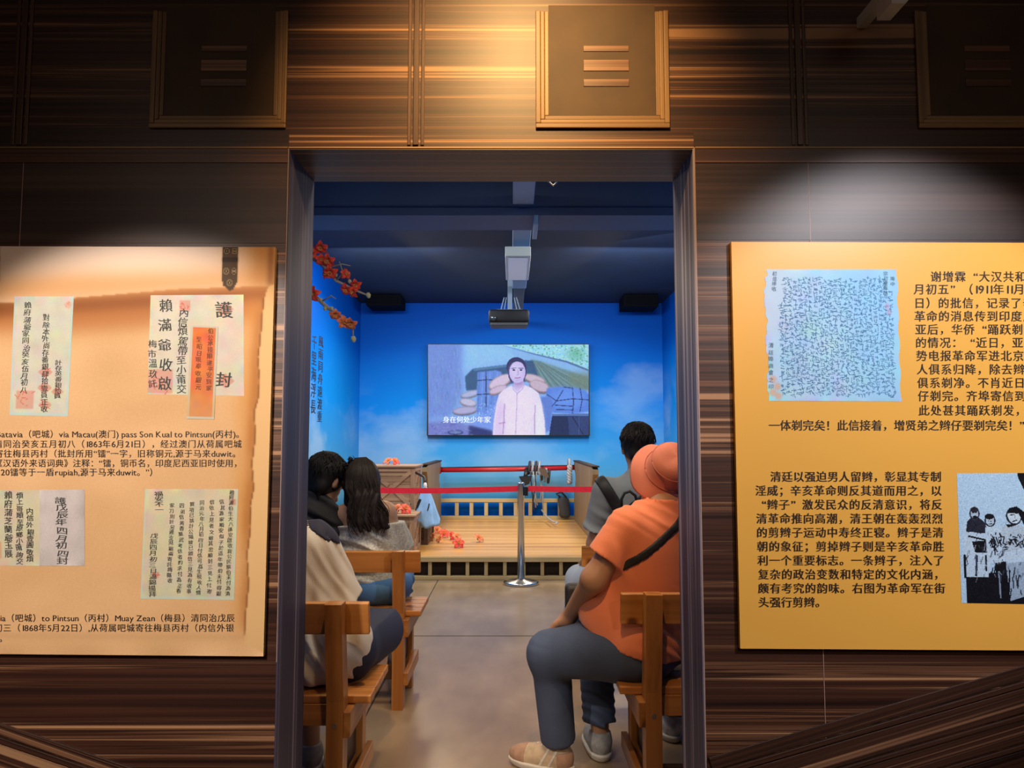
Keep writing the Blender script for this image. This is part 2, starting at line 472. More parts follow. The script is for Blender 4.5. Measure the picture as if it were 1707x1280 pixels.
# slanting boards of the pattern low on the wall
def slant(p0, p1, widths, mt):
    global k
    a = wp(*p0); c = wp(*p1); d = (c - a); d.y = 0; ln = d.length; d.normalize(); n = Vector((d.z, 0, -d.x))
    if n.z > 0: n = -n
    off = 0.0
    for wd_, t in widths:
        q = a + n * (off + wd_/2); q2 = c + n * (off + wd_/2)
        o = MB().beam((q.x, YW - t/2 - .0006, q.z), (q2.x, YW - t/2 - .0006, q2.z), wd_, t, up=(0, 1, 0), bev=.0012)
        struct('trim_%d' % k, o, mt); k += 1; off += wd_ + .004
SL = [(.38, (.010, .004, .003)), (.46, (.055, .021, .012)), (.50, (.022, .009, .006)), (.54, (.15, .068, .037)), (.60, (.36, .20, .105))]
m_sl1 = streaks('slant_board_rising', SL, 'x', 75, 20, .2, .42, rot=math.radians(16.3))
m_sl2 = streaks('slant_board_falling', SL, 'x', 75, 20, .2, .42, rot=math.radians(-18.5))
slant((1181, 1262), (1900, 1052), [(.034, .004), (.014, .008), (.06, .005), (.012, .009), (.055, .004), (.012, .008), (.05, .005)], m_sl1)
slant((-200, 1135), (452, 1358), [(.030, .005), (.014, .008), (.07, .005)], m_sl2)

# the corridor the picture is taken from
struct('floor', MB().box((-3.4, -1.6, -.06), (3.4, RY1 + .1, 0)), streaks('floor_concrete', [(.25, (.19, .122, .07)), (.5, (.29, .20, .12)), (.75, (.40, .29, .185))], 'y', 5, 2.2, 1.6, .30, bump=.03, mix=.5))
struct('ceiling_corridor', MB().box((-3.4, -1.6, 3.3), (3.4, YI, 3.4)), m_dark)
struct('wall_rear', MB().box((-3.4, -1.7, 0), (3.4, -1.6, 3.3)), m_dark)
struct('wall_corridor_left', MB().box((-3.5, -1.6, 0), (-3.4, YI, 3.3)), m_dark)
struct('wall_corridor_right', MB().box((3.4, -1.6, 0), (3.5, YI, 3.3)), m_dark)
# floor joints
j = MB().box((RX0, 5.14, -.001), (RX1, 5.150, .0012)); j.box((-.70, YI, -.001), (-.692, 7.2, .0012))
struct('trim_%d' % k, j, mat('floor_joint', (.03, .026, .024), .8)); k += 1

# painted seascape on the room's walls: blue sky, white clouds, a band of sea at the foot
def mural(name, horiz, blobs=()):
    m = bpy.data.materials.new(name); m.use_nodes = True; nt = m.node_tree; N = nt.nodes; L = nt.links; b = N['Principled BSDF']
    b.inputs['Roughness'].default_value = .55; b.inputs['Specular IOR Level'].default_value = .06
    tc = N.new('ShaderNodeTexCoord'); sp = N.new('ShaderNodeSeparateXYZ'); L.new(tc.outputs['Object'], sp.inputs[0])
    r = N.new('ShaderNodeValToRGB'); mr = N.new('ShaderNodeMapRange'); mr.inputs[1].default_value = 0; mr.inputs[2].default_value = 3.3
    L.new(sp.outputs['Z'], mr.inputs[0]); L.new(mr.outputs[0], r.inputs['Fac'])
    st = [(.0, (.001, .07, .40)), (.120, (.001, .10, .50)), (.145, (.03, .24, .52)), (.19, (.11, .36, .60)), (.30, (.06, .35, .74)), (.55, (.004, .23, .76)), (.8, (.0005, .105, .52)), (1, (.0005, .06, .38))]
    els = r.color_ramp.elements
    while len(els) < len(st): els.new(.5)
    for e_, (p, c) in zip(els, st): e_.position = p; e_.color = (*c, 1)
    mp = N.new('ShaderNodeMapping'); mp.inputs['Scale'].default_value = (.75, .75, 1.25); mp.inputs['Location'].default_value = (.4, horiz, .1)
    L.new(tc.outputs['Object'], mp.inputs[0])
    n = N.new('ShaderNodeTexNoise'); n.inputs['Scale'].default_value = 1.25; n.inputs['Detail'].default_value = 6; n.inputs['Roughness'].default_value = .55
    L.new(mp.outputs[0], n.inputs['Vector'])
    cr = N.new('ShaderNodeMapRange'); cr.inputs[1].default_value = .50; cr.inputs[2].default_value = .72; L.new(n.outputs['Fac'], cr.inputs[0])
    lo = N.new('ShaderNodeMapRange'); lo.inputs[1].default_value = 2.35; lo.inputs[2].default_value = 1.5; L.new(sp.outputs['Z'], lo.inputs[0])
    lo2 = N.new('ShaderNodeMapRange'); lo2.inputs[1].default_value = .5; lo2.inputs[2].default_value = .9; L.new(sp.outputs['Z'], lo2.inputs[0])
    m1 = N.new('ShaderNodeMath'); m1.operation = 'MULTIPLY'; L.new(cr.outputs[0], m1.inputs[0]); L.new(lo.outputs[0], m1.inputs[1])
    m2 = N.new('ShaderNodeMath'); m2.operation = 'MULTIPLY'; L.new(m1.outputs[0], m2.inputs[0]); L.new(lo2.outputs[0], m2.inputs[1])
    m3 = N.new('ShaderNodeMath'); m3.operation = 'MULTIPLY'; m3.inputs[1].default_value = .22 if blobs else .5; L.new(m2.outputs[0], m3.inputs[0])
    for c_, s_, k_ in blobs:            # painted cloud banks with ragged edges
        vs_ = N.new('ShaderNodeVectorMath'); vs_.operation = 'SUBTRACT'; L.new(tc.outputs['Object'], vs_.inputs[0]); vs_.inputs[1].default_value = c_
        vm_ = N.new('ShaderNodeVectorMath'); vm_.operation = 'MULTIPLY'; L.new(vs_.outputs[0], vm_.inputs[0]); vm_.inputs[1].default_value = s_
        vl_ = N.new('ShaderNodeVectorMath'); vl_.operation = 'LENGTH'; L.new(vm_.outputs[0], vl_.inputs[0])
        ad_ = N.new('ShaderNodeMath'); ad_.operation = 'SUBTRACT'; L.new(n.outputs['Fac'], ad_.inputs[0])
        hf_ = N.new('ShaderNodeMath'); hf_.operation = 'MULTIPLY'; L.new(vl_.outputs['Value'], hf_.inputs[0]); hf_.inputs[1].default_value = .32; L.new(hf_.outputs[0], ad_.inputs[1])
        rg_ = N.new('ShaderNodeMapRange'); rg_.inputs[1].default_value = .20; rg_.inputs[2].default_value = .42; rg_.inputs[4].default_value = k_; L.new(ad_.outputs[0], rg_.inputs[0])
        mx_ = N.new('ShaderNodeMath'); mx_.operation = 'MAXIMUM'; L.new(m3.outputs[0], mx_.inputs[0]); L.new(rg_.outputs[0], mx_.inputs[1]); m3 = mx_
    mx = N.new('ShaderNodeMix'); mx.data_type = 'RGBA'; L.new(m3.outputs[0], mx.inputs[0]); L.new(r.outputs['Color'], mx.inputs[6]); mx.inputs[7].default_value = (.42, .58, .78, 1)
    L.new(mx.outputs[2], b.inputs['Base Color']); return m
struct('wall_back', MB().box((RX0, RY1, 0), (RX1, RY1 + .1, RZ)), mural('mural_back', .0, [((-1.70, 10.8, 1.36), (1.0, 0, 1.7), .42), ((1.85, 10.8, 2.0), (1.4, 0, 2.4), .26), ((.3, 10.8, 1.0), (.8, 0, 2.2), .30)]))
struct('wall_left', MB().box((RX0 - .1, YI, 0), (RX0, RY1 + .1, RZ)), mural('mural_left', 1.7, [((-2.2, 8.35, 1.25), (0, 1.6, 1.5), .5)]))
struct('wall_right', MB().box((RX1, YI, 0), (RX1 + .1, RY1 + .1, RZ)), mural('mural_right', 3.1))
struct('ceiling', MB().box((RX0 - .1, YI, RZ), (RX1 + .1, RY1 + .1, RZ + .1)), m_navy)

# ------------------------------------------------------------------ exhibit panels on the corridor wall
m_ink = mat('printed_ink', (.018, .008, .006), .6)
m_inkpen = mat('brush_ink', (.045, .05, .045), .7)
m_inkblue = mat('faded_blue_ink', (.10, .20, .30), .7)
m_inkred = mat('vermilion_ink', (.45, .11, .06), .7)
m_sheet = paint_mat('printed_sheet', .6, spec=.22)

def quad(pts, d): return [P(u, v, d) for u, v in pts]
YB = YW - .016                      # face of the boards
def on_board(lift): return lambda u, v, kk: P(u, v, YB - lift - kk * .00012)

# ---- left panel: parchment scroll
lp = thing('exhibit_panel', 'tan parchment scroll exhibit panel on the wall left of the doorway', 'exhibit panel', tuple(P(440, 1093, YW)))
c4 = [(-120, 410), (459, 412), (439, 1094), (-120, 1089)]
q = quad(c4, YB)
bb = MB(); vs = [*q, *[Vector((p.x, YW - .0005, p.z)) for p in q]]
bb.add(vs, [(0, 1, 2, 3), (7, 6, 5, 4), (0, 4, 5, 1), (1, 5, 6, 2), (2, 6, 7, 3), (3, 7, 4, 0)])
bb.build('board', mat('board_edge_cream', (.62, .50, .36), .5), lp)
cv = Canvas(290, 342, (222, 178, 128), -120, 411, .5)
cv.grain(3.5, 9, sx=14); cv.grain(1.5)
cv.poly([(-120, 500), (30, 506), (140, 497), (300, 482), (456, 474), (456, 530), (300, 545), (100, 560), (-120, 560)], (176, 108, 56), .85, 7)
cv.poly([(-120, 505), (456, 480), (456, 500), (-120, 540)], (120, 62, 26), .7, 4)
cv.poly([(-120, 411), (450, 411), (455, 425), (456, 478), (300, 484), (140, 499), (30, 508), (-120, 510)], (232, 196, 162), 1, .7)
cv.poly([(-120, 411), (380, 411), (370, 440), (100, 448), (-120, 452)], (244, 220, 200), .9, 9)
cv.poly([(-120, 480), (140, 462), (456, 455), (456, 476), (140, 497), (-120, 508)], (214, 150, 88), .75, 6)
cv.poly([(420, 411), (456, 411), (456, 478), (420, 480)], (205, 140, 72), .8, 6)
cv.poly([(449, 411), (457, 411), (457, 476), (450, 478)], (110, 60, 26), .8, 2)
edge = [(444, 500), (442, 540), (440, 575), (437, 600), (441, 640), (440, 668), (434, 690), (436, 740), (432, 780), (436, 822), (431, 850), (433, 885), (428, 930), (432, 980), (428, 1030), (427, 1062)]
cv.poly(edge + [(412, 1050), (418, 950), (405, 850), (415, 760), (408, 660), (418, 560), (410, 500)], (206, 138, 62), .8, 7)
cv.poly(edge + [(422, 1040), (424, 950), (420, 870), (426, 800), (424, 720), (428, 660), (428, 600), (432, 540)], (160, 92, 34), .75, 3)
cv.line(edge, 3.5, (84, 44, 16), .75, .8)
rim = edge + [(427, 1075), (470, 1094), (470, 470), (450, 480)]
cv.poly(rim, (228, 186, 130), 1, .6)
cv.poly([(-120, 1062), (430, 1062), (428, 1070), (-120, 1068)], (204, 160, 112), .6, 2)
for x0 in (372, -26):           # the roll's two studded leather straps, part of the print
    cv.poly([(x0, 411), (x0 + 27, 411), (x0 + 27, 470), (x0 + 20, 484), (x0 + 14, 488), (x0 + 3, 478), (x0, 466)], (74, 54, 32), 1, .5)
    cv.poly([(x0, 430), (x0 + 27, 430), (x0 + 27, 437), (x0, 437)], (40, 26, 14), .9, .5)
    for p_ in ((x0 + 7, 418), (x0 + 20, 418), (x0 + 7, 453), (x0 + 20, 453), (x0 + 13, 473)):
        cv.ell(p_, 5, 6, (120, 98, 66)); cv.ell(p_, 3, 3.6, (46, 32, 20)); cv.ell(p_, 1.4, 1.6, (140, 120, 86))
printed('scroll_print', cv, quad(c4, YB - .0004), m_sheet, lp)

def letter_sheet(w_, h_, base, seals=(), x0=0, y0=0, sc=1.0, edge_col=None):
    c = Canvas(w_, h_, base, x0, y0, sc); c.grain(4, 6, gray=False); c.grain(2)
    for kind, *a in seals:
        if kind == 'sq':
            (sx, sy), s_, col = a; c.poly([(sx - s_, sy - s_), (sx + s_, sy - s_), (sx + s_, sy + s_), (sx - s_, sy + s_)], col, .45, .8)
            for _ in range(10):
                px, py = sx + random.uniform(-.8, .8) * s_, sy + random.uniform(-.8, .8) * s_
                c.line([(px, py), (px + random.uniform(-.5, .5) * s_, py + random.uniform(-.5, .5) * s_)], 1.6, col, .8)
        elif kind == 'di':
            (sx, sy), s_, col = a; c.poly([(sx - s_, sy), (sx, sy - s_ * .8), (sx + s_, sy), (sx, sy + s_ * .8)], col, .5, .7)
            for _ in range(6):
                px, py = sx + random.uniform(-.5, .5) * s_, sy + random.uniform(-.5, .5) * s_
                c.line([(px, py), (px + random.uniform(-.4, .4) * s_, py + random.uniform(-.4, .4) * s_)], 1.4, col, .8)
    if edge_col is not None:
        c.poly([(x0, y0), (x0 + 3, y0), (x0 + 3, y0 + h_/sc), (x0, y0 + h_/sc)], edge_col, .7, .6)
        c.poly([(x0 + (w_ - 4)/sc, y0), (x0 + w_/sc, y0), (x0 + w_/sc, y0 + h_/sc), (x0 + (w_ - 4)/sc, y0 + h_/sc)], edge_col, .7, .6)
        c.poly([(x0, y0 + (h_ - 5)/sc), (x0 + w_/sc, y0 + (h_ - 5)/sc), (x0 + w_/sc, y0 + h_/sc), (x0, y0 + h_/sc)], edge_col, .7, .6)
    return c
RED = (205, 110, 92)
D1, D2 = YB - .0008, YB - .0012
d1 = printed('letter_image', letter_sheet(100, 198, (202, 200, 184), [('sq', (25, 172), 15, RED), ('di', (58, 126), 13, RED), ('di', (58, 152), 13, RED), ('di', (80, 158), 11, RED), ('di', (60, 180), 12, RED), ('di', (92, 14), 9, (215, 150, 130))], edge_col=(176, 208, 206)),
             quad([(24, 494), (123, 494), (113, 694), (16, 692)], D1), m_sheet, lp)
t = Letters(on_board(.0014))
t.column('賴府蒲爺家同治癸亥伍月初八', 46, 503, 655, 12.5, .012, -.55)
t.column('對除本外尚存番銀肆拾壹員正收', 77, 523, 688, 12, .012, -.25)
t.column('計存英番銀拾員', 97, 598, 664, 12, .012, -.1)
t.build('brush_writing', m_inkpen, d1)
d2 = printed('letter_image', letter_sheet(156, 166, (206, 200, 182), [('sq', (20, 144), 20, RED), ('di', (125, 24), 15, RED), ('di', (126, 142), 15, RED), ('sq', (58, 18), 9, RED)]),
             quad([(251, 492), (406, 491), (407, 660), (246, 657)], D1), m_sheet, lp)
t = Letters(on_board(.0014))
t.column('賴滿爺收啟', 277, 494, 656, 23, .012, -.6, .03)
t.column('內信煩駕帶至小莆交', 305, 512, 656, 17, .012, -.4)
t.column('梅市溫玖託', 254, 564, 648, 15, .01, .2)
t.column('護', 373, 500, 532, 30, .015); t.column('封', 373, 614, 650, 28, .015)
t.build('brush_writing', m_inkpen, d2)
cvo = Canvas(46, 156, (214, 116, 62)); cvo.grain(7, 5, gray=False)
cvo.poly([(0, 0), (4, 0), (4, 156), (0, 156)], (196, 196, 178), .9); cvo.poly([(42, 0), (46, 0), (46, 156), (42, 156)], (196, 196, 178), .9)
cvo.poly([(0, 118), (46, 118), (46, 156), (0, 156)], (205, 165, 110), .55, 12); cvo.poly([(0, 0), (46, 0), (46, 3), (0, 3)], (196, 196, 178), .9); cvo.poly([(0, 152), (46, 152), (46, 156), (0, 156)], (196, 196, 178), .9)
d2b = printed('paper_slip', cvo, quad([(318, 542), (364, 544), (357, 699), (311, 698)], YB - .0016), m_sheet, lp); d2b['label'] = 'orange paper slip'
t = Letters(on_board(.0022))
t.column('伯公承接順遂平安到家', 351, 546, 652, 10, .01, -.3); t.column('至昭日現奉收銀元', 332, 560, 650, 10, .01, -.3)
t.build('brush_writing', mat('brown_ink', (.16, .045, .02), .7), d2b)
d3 = printed('letter_image', letter_sheet(150, 126, (205, 198, 170), [('sq', (2, 100), 14, (208, 120, 70)), ('sq', (90, 118), 5, (208, 150, 110))]),
             quad([(-14, 817), (138, 816), (138, 943), (-14, 943)], D1), m_sheet, lp)
cv3 = Canvas(38, 64, (200, 192, 190)); cv3.grain(5, 4); cv3.grain(2)
printed('letter_image', cv3, quad([(66, 817), (141, 816), (141, 943), (66, 943)], YB - .0012), m_sheet, lp)
t = Letters(on_board(.0018))
t.column('賴府蒲芝蘭爺玉展', 14, 819, 930, 14, .012); t.column('煩上哥順至原鄉小莆詢交', 33, 820, 940, 12, .012, -.1); t.column('内信外銀壹圓敬煩', 50, 846, 936, 12.5, .012)
t.column('護戊辰年四月初四封', 102, 824, 938, 20, .014, .1, .08)
t.build('brush_writing', m_inkpen, d3)
d4 = printed('letter_image', letter_sheet(156, 184, (206, 198, 168), [('sq', (150, 22), 5, RED), ('sq', (24, 144), 5, RED), ('sq', (26, 32), 9, (220, 196, 160))], edge_col=(190, 210, 196)),
             quad([(242, 815), (397, 815), (390, 1000), (234, 998)], D1), m_sheet, lp)
t = Letters(on_board(.0014))
t.column('福安不一', 265, 817, 852, 15, .02, .1)
t.column('戊辰四月初三日溫錦揚拜', 256, 886, 994, 13, .014, -.2)
W_ = ['家刀別計另連支用銀兩寄託梅縣收', '四弟信黃香菓武考信者約求付為正香', '賀項已該計公陽坡已頒信三見為有收事', '同治元年八月初四日付信可爲生現收人情', '信依上見者文爺其忠順封三見上付寄', '信其源家順安似子於這年帶伯未付得銀', '賴府源伯生大八孫安啟收貨公民票伯未付為清']
for i, s_ in enumerate(W_):
    t.column(s_, 287 + i * 16.7 - (0 if i < 6 else 1), (838, 838, 836, 834, 832, 832, 816)[i], (972, 990, 990, 992, 990, 994, 994)[i], 8.5, .014, -.35, .1)
t.build('brush_writing', m_inkpen, d4)
t = Letters(on_board(.0010))
for s_, a, b_, vc in (('Batavia（吧城）via Macau(澳门) pass Son Kual to Pintsun(丙村)。', -7, 408, 723.5), ('清同治癸亥五月初八（1863年6月21日），经过澳门从荷属吧城', -10, 404, 740), ('寄往梅县丙村（批封所用“镭”一字，旧称铜元,源于马来duwit。', -9, 402, 756),
                     ('《汉语外来语词典》注释：“镭，铜币名，印度尼西亚旧时使用，', -10, 404, 772), ('20镭等于一盾rupiah,源于马来duwit。”）', 1, 264, 787),
                     ('ia（吧城）to Pintsun（丙村）Muay Zean（梅县）清同治戊辰', 0, 392, 1030), ('初三（1868年5月22日）,从荷属吧城寄往梅县丙村（内信外银', -10, 391, 1046.5), ('。', -2, 13, 1064)):
    t.line(s_, a, b_, vc, 14.2, .012, 0.0)
t.build('caption_text', m_ink, lp)

# ---- right panel: amber board
rp = thing('exhibit_panel', 'amber yellow exhibit panel with black Chinese text right of the doorway', 'exhibit panel', tuple(P(1234, 1081, YW)))
c4 = [(1219, 403), (1830, 405), (1840, 1085), (1234, 1081)]
q = quad(c4, YB); bb = MB(); vs = [*q, *[Vector((p.x, YW - .0005, p.z)) for p in q]]
bb.add(vs, [(0, 1, 2, 3), (7, 6, 5, 4), (0, 4, 5, 1), (1, 5, 6, 2), (2, 6, 7, 3), (3, 7, 4, 0)])
bb.build('board', mat('amber_board', S(238, 178, 78), .38, noise=(1.2, .03), spec=.4), rp)
cl = Canvas(224, 220, (176, 218, 244)); cl.grain(5, 8, gray=False); cl.grain(4, gray=False)
cl.poly([(120, 0), (224, 0), (224, 220), (160, 220)], (140, 205, 248), .6, 22); cl.poly([(0, 0), (60, 0), (40, 80), (0, 120)], (200, 216, 240), .7, 16)
for ci in range(23):
    x = 27 + ci * 8.35; y = 18 + random.uniform(-3, 4) if ci > 0 else 60
    if ci == 22: y = 40
    while y < 212:
        for _ in range(4):
            dx, dy = random.uniform(-3.2, 3.2), random.uniform(-2.6, 2.6); a_ = random.uniform(-.5, .5) + (0 if random.random() < .55 else 1.4)
            ln = random.uniform(1.2, 3.0)
            cl.line([(x + dx - ln*math.cos(a_), y + dy - ln*math.sin(a_)), (x + dx + ln*math.cos(a_), y + dy + ln*math.sin(a_))], 1.15, (66, 116, 168), .8)
        y += random.uniform(6.8, 8.2)
for sx, sy in ((10, 184), (17, 196), (9, 206), (18, 212)): cl.ell((sx, sy), 6, 6, (226, 170, 140), .7, 1.5)
for sx, sy in ((205, 62), (208, 72)): cl.ell((sx, sy), 4, 5, (196, 160, 200), .6, 1)
al = np.ones((220, 224), bool)
for y in range(220):
    l_ = int(2 + 2.2*math.sin(y*.09) + 1.2*math.sin(y*.31) + (3 if y < 12 else 0)); al[y, :max(0, l_)] = False
    r_ = int(1.5 + 1.2*math.sin(y*.13 + 1)); al[y, 224 - max(0, r_):] = False
l1 = printed('letter_image', cl, quad([(1272, 449), (1496, 449), (1503, 669), (1280, 668)], YB - .0006), m_sheet, rp, alpha=al)
t = Letters(on_board(.0012))
t.column('初信埠收', 1291, 452, 486, 8, .01); t.column('宗初壹弄信', 1476, 452, 492, 8, .01); t.column('清廷埠商會之印', 1285, 570, 650, 9, .01); t.column('埠中', 1488, 460, 478, 8, .01)
t.build('brush_writing', m_inkblue, l1)
rows = [('谢增霖“大汉共和国第', 1551, 461), ('月初五”（1911年11月二', 1523, 482), ('日）的批信，记录了辛亥', 1523.5, 505), ('革命的消息传到印度尼西', 1524, 527), ('亚后，华侨“踊跃剃辫”', 1525.5, 549), ('的情况：“近日，亚细亚', 1526, 571),
        ('势电报革命军进北京，满', 1527, 593), ('人俱系归降，除去辫子，', 1528, 615.5), ('俱系剃净。不肖近日亦将', 1529, 638), ('仔剃完。齐埠寄信到来，', 1530, 660), ('此处甚其踊跃剃发，诸人', 1531, 684)]
t = Letters(on_board(.0010))
def wid(s_): return sum((1.0 if c in '“”' else adv(c)) for c in s_)
for s_, u, v in rows: t.line(s_, u, u + 20.15 * wid(s_), v, 19, .016, wide_quotes=True)
t.line('一体剃完矣！此信接着，增贤弟之辫仔要剃完矣！”', 1281, 1281 + 19.0 * 23, 709, 19, .018, wide_quotes=True)
para = [('清廷以强迫男人留辫，彰显其专制', 1284, 1570), ('淫威；辛亥革命则反其道而用之，以', 1259, 1571), ('“辫子”激发民众的反清意识，将反', 1259, 1572), ('清革命推向高潮，清王朝在轰轰烈烈', 1260.5, 1573), ('的剪辫子运动中寿终正寝。辫子是清', 1261, 1574),
        ('朝的象征；剪掉辫子则是辛亥革命胜', 1262, 1575), ('利一个重要标志。一条辫子，注入了', 1262.5, 1575), ('复杂的政治变数和特定的文化内涵，', 1263.5, 1576), ('颇有考究的韵味。右图为革命军在街', 1263.5, 1577), ('头强行剪辫。', 1264, 1378)]
for i, (s_, a, b_) in enumerate(para): t.line(s_, a, b_, 794.5 + i * 23.25, 18.6, .026, wide_quotes=True)
t.build('panel_text', mat('panel_ink', (.02, .008, .004), .6), rp)
# black and white photograph of men in long coats
cp = Canvas(182, 220, (176, 212, 244), 1325, 92, .300)
cp.grain(4, gray=True)
K = (8, 10, 22); Wt = (186, 214, 240)
cp.poly([(1660, 92), (1900, 92), (1900, 320), (1740, 330), (1700, 200), (1665, 120)], K)
cp.poly([(1355, 660), (1900, 640), (1900, 830), (1355, 830)], K)
cp.poly([(1352, 400), (1400, 380), (1490, 400), (1500, 560), (1480, 680), (1352, 680)], Wt)
cp.poly([(1372, 365), (1395, 345), (1440, 345), (1475, 375), (1480, 430), (1390, 440), (1365, 420)], (30, 34, 50))
cp.ell((1415, 322), 29, 36, (40, 48, 70)); cp.ell((1415, 320), 21, 29, (172, 196, 220)); cp.line([(1404, 318), (1412, 318)], 4, K); cp.line([(1420, 318), (1428, 318)], 4, K); cp.ell((1415, 300), 23, 17, (36, 36, 48)); cp.ell((1418, 342), 14, 9, K)
cp.poly([(1352, 430), (1400, 425), (1470, 440), (1470, 470), (1400, 465), (1360, 460)], Wt); cp.line([(1380, 450), (1470, 470)], 10, K)
cp.poly([(1395, 480), (1500, 470), (1510, 545), (1410, 540)], K)
cp.line([(1352, 560), (1352, 680)], 14, K); cp.line([(1420, 560), (1412, 670)], 12, (40, 50, 80)); cp.line([(1470, 560), (1470, 640)], 10, K)
cp.poly([(1470, 400), (1540, 385), (1570, 420), (1590, 590), (1480, 600)], Wt)
cp.ell((1500, 360), 31, 36, (40, 48, 70)); cp.ell((1500, 360), 23, 29, (184, 208, 232)); cp.ell((1498, 338), 26, 16, K); cp.ell((1505, 366), 4, 3, K); cp.ell((1492, 364), 3, 3, K); cp.line([(1494, 380), (1510, 378)], 4, K)
for _ in range(26):
    x, y = random.uniform(1500, 1560), random.uniform(420, 520); cp.line([(x, y), (x + random.uniform(-18, 18), y + random.uniform(5, 40))], 7, K, .9)
cp.poly([(1560, 400), (1620, 370), (1700, 400), (1710, 560), (1620, 600), (1570, 560)], (176, 200, 222))
cp.ell((1633, 337), 43, 49, (30, 36, 56), rot=-.3); cp.ell((1635, 335), 35, 42, (200, 222, 240), rot=-.3); cp.poly([(1600, 320), (1610, 290), (1650, 280), (1690, 310), (1740, 330), (1740, 430), (1690, 390), (1660, 320)], K)
cp.line([(1614, 330), (1634, 326)], 6, K); cp.line([(1646, 320), (1658, 318)], 6, K); cp.line([(1626, 366), (1648, 358)], 7, K); cp.line([(1640, 330), (1640, 348)], 4, (90, 100, 130))
cp.poly([(1585, 380), (1650, 385), (1600, 400)], K)
for _ in range(60):
    x, y = random.uniform(1565, 1720), random.uniform(440, 560); cp.line([(x, y), (x + random.uniform(-24, 24), y + random.uniform(-10, 34))], 7, K, .85)
cp.poly([(1570, 540), (1690, 510), (1720, 560), (1600, 610)], Wt)
cp.poly([(1520, 600), (1580, 590), (1590, 810), (1530, 800)], K); cp.poly([(1580, 600), (1680, 590), (1690, 780), (1600, 810)], (150, 176, 204))
for _ in range(30):
    x, y = random.uniform(1480, 1710), random.uniform(580, 780); cp.line([(x, y), (x + random.uniform(-14, 14), y + random.uniform(20, 70))], 7, K, .8)
cp.line([(1540, 650), (1545, 790)], 9, (130, 150, 180)); cp.line([(1600, 640), (1590, 800)], 8, K)
cp.poly([(1690, 520), (1900, 480), (1900, 760), (1700, 740)], (60, 74, 100))
for _ in range(70):
    x, y = random.uniform(1700, 1880), random.uniform(330, 800); cp.line([(x, y), (x + random.uniform(-20, 20), y + random.uniform(-20, 50))], 8, random.choice((K, (150, 176, 204), (20, 24, 40))), .8)
for _ in range(90):
    x, y = random.uniform(1356, 1720), random.uniform(420, 680); cp.line([(x, y), (x + random.uniform(-16, 16), y + random.uniform(8, 44))], random.uniform(3, 6), random.choice((K, (90, 108, 140), (206, 224, 244))), .6)
cp.grain(12)
printed('photograph', cp, quad([(1595, 789), (1777, 788), (1784, 1008), (1603, 1005)], YB - .0006), m_sheet, rp)

# ------------------------------------------------------------------ fixtures of the room
PINE = lambda n, ax, k=1.0, kn=6.5: streaks(n, [(.28, (.15*k, .050*k, .012*k)), (.45, (.38*k, .145*k, .032*k)), (.55, (.47*k, .19*k, .045*k)), (.7, (.58*k, .26*k, .07*k))], ax, 34, 9, .5, .42, bump=.05, knots=kn)
m_px = PINE('pine_along', 'x'); m_py = PINE('pine_across', 'y', .85); m_pz = PINE('pine_upright', 'z', .92, 0)
m_pdark = streaks('dark_stained_pine', [(.3, (.03, .013, .006)), (.6, (.075, .034, .016)), (.8, (.11, .055, .027))], 'x', 30, 8, .5, .5)
m_screw = mat('screw_steel', (.55, .52, .48), .35, 1.0)

def bench(label, xe, sgn, y0, length=1.55, lean=.05, top=.765):
    """slatted pine bench; xe = x of the aisle end, seat runs in direction sgn, back rest nearest the corridor"""
    T = thing('wooden_bench', label, 'bench', (xe + sgn * length / 2, y0 + .2, 0), 'wooden benches')
    X = lambda a: xe + sgn * a
    def xs(a, b): return (min(X(a), X(b)), max(X(a), X(b)))
    for a in (.075, length - .13):
        x0, x1 = xs(a, a + .055); xm = (x0 + x1) / 2
        mb = MB()
        mb.prism([(y0 - .035, 0), (y0 + .035, 0), (y0 + .035, .46), (y0 + .035 - lean, top), (y0 - .03 - lean, top), (y0 - .035, .46)], x0, x1, 'x')
        p = mb.build('back_post', m_pz, T)
        MB().lathe([(.0, -.003), (.007, -.003), (.008, 0), (.0, .0002)][::-1], (xm, y0 - .0355, .385), 10, (0, 1, 0)).build('screw', m_screw, p)
        MB().box((x0, y0 + .30, 0), (x1, y0 + .36, .428), .003).build('front_leg', m_pz, T)
        e0, e1 = xs(a - .022, a + .002)
        MB().box((e0, y0 - .03, .345), (e1, y0 + .37, .428), .003).build('end_rail', m_py, T)
        MB().box((e0, y0 - .03, .115), (e1, y0 + .40, .175), .003).build('end_stretcher', m_py, T)
    x0, x1 = xs(0, length)
    MB().beam((x0, y0 + .047 - lean * .82, top - .06), (x1, y0 + .047 - lean * .82, top - .06), .022, .108, up=(0, -lean / .3, 1), bev=.004).build('back_rest', m_px, T)
    for i in range(4):
        ya = y0 + .040 + i * .089
        MB().box((x0, ya, .430), (x1, ya + .086, .457), .004).build('seat_plank', m_px, T)
    x2, x3 = xs(.09, length - .09)
    MB().box((x2, y0 + .036, .36), (x3, y0 + .055, .430), .002).build('rear_apron', m_px, T)
    MB().box((x2, y0 + .28, .36), (x3, y0 + .30, .430), .002).build('front_apron', m_px, T)
    MB().box((x2, y0 + .02, .13), (x3, y0 + .045, .20), .002).build('long_stretcher', m_pdark, T)
    a0, a1 = xs(.10, .112)
    MB().box((a0, y0 + .10, .17), (a1, y0 + .30, .428)).build('end_panel', m_pdark, T)
    return T
bench('pine bench nearest the doorway on the left, under the person in a white shirt', -.47, -1, 2.53, lean=.06, top=.78)
bench('pine bench farther in on the left, behind the couple leaning together', -.455, -1, 3.78)
bench('pine bench nearest the doorway on the right, under the person in an orange shirt', .372, 1, 2.62, top=.79)
bench('pine bench farther in on the right, under the man in a grey T-shirt', .362, 1, 3.95)

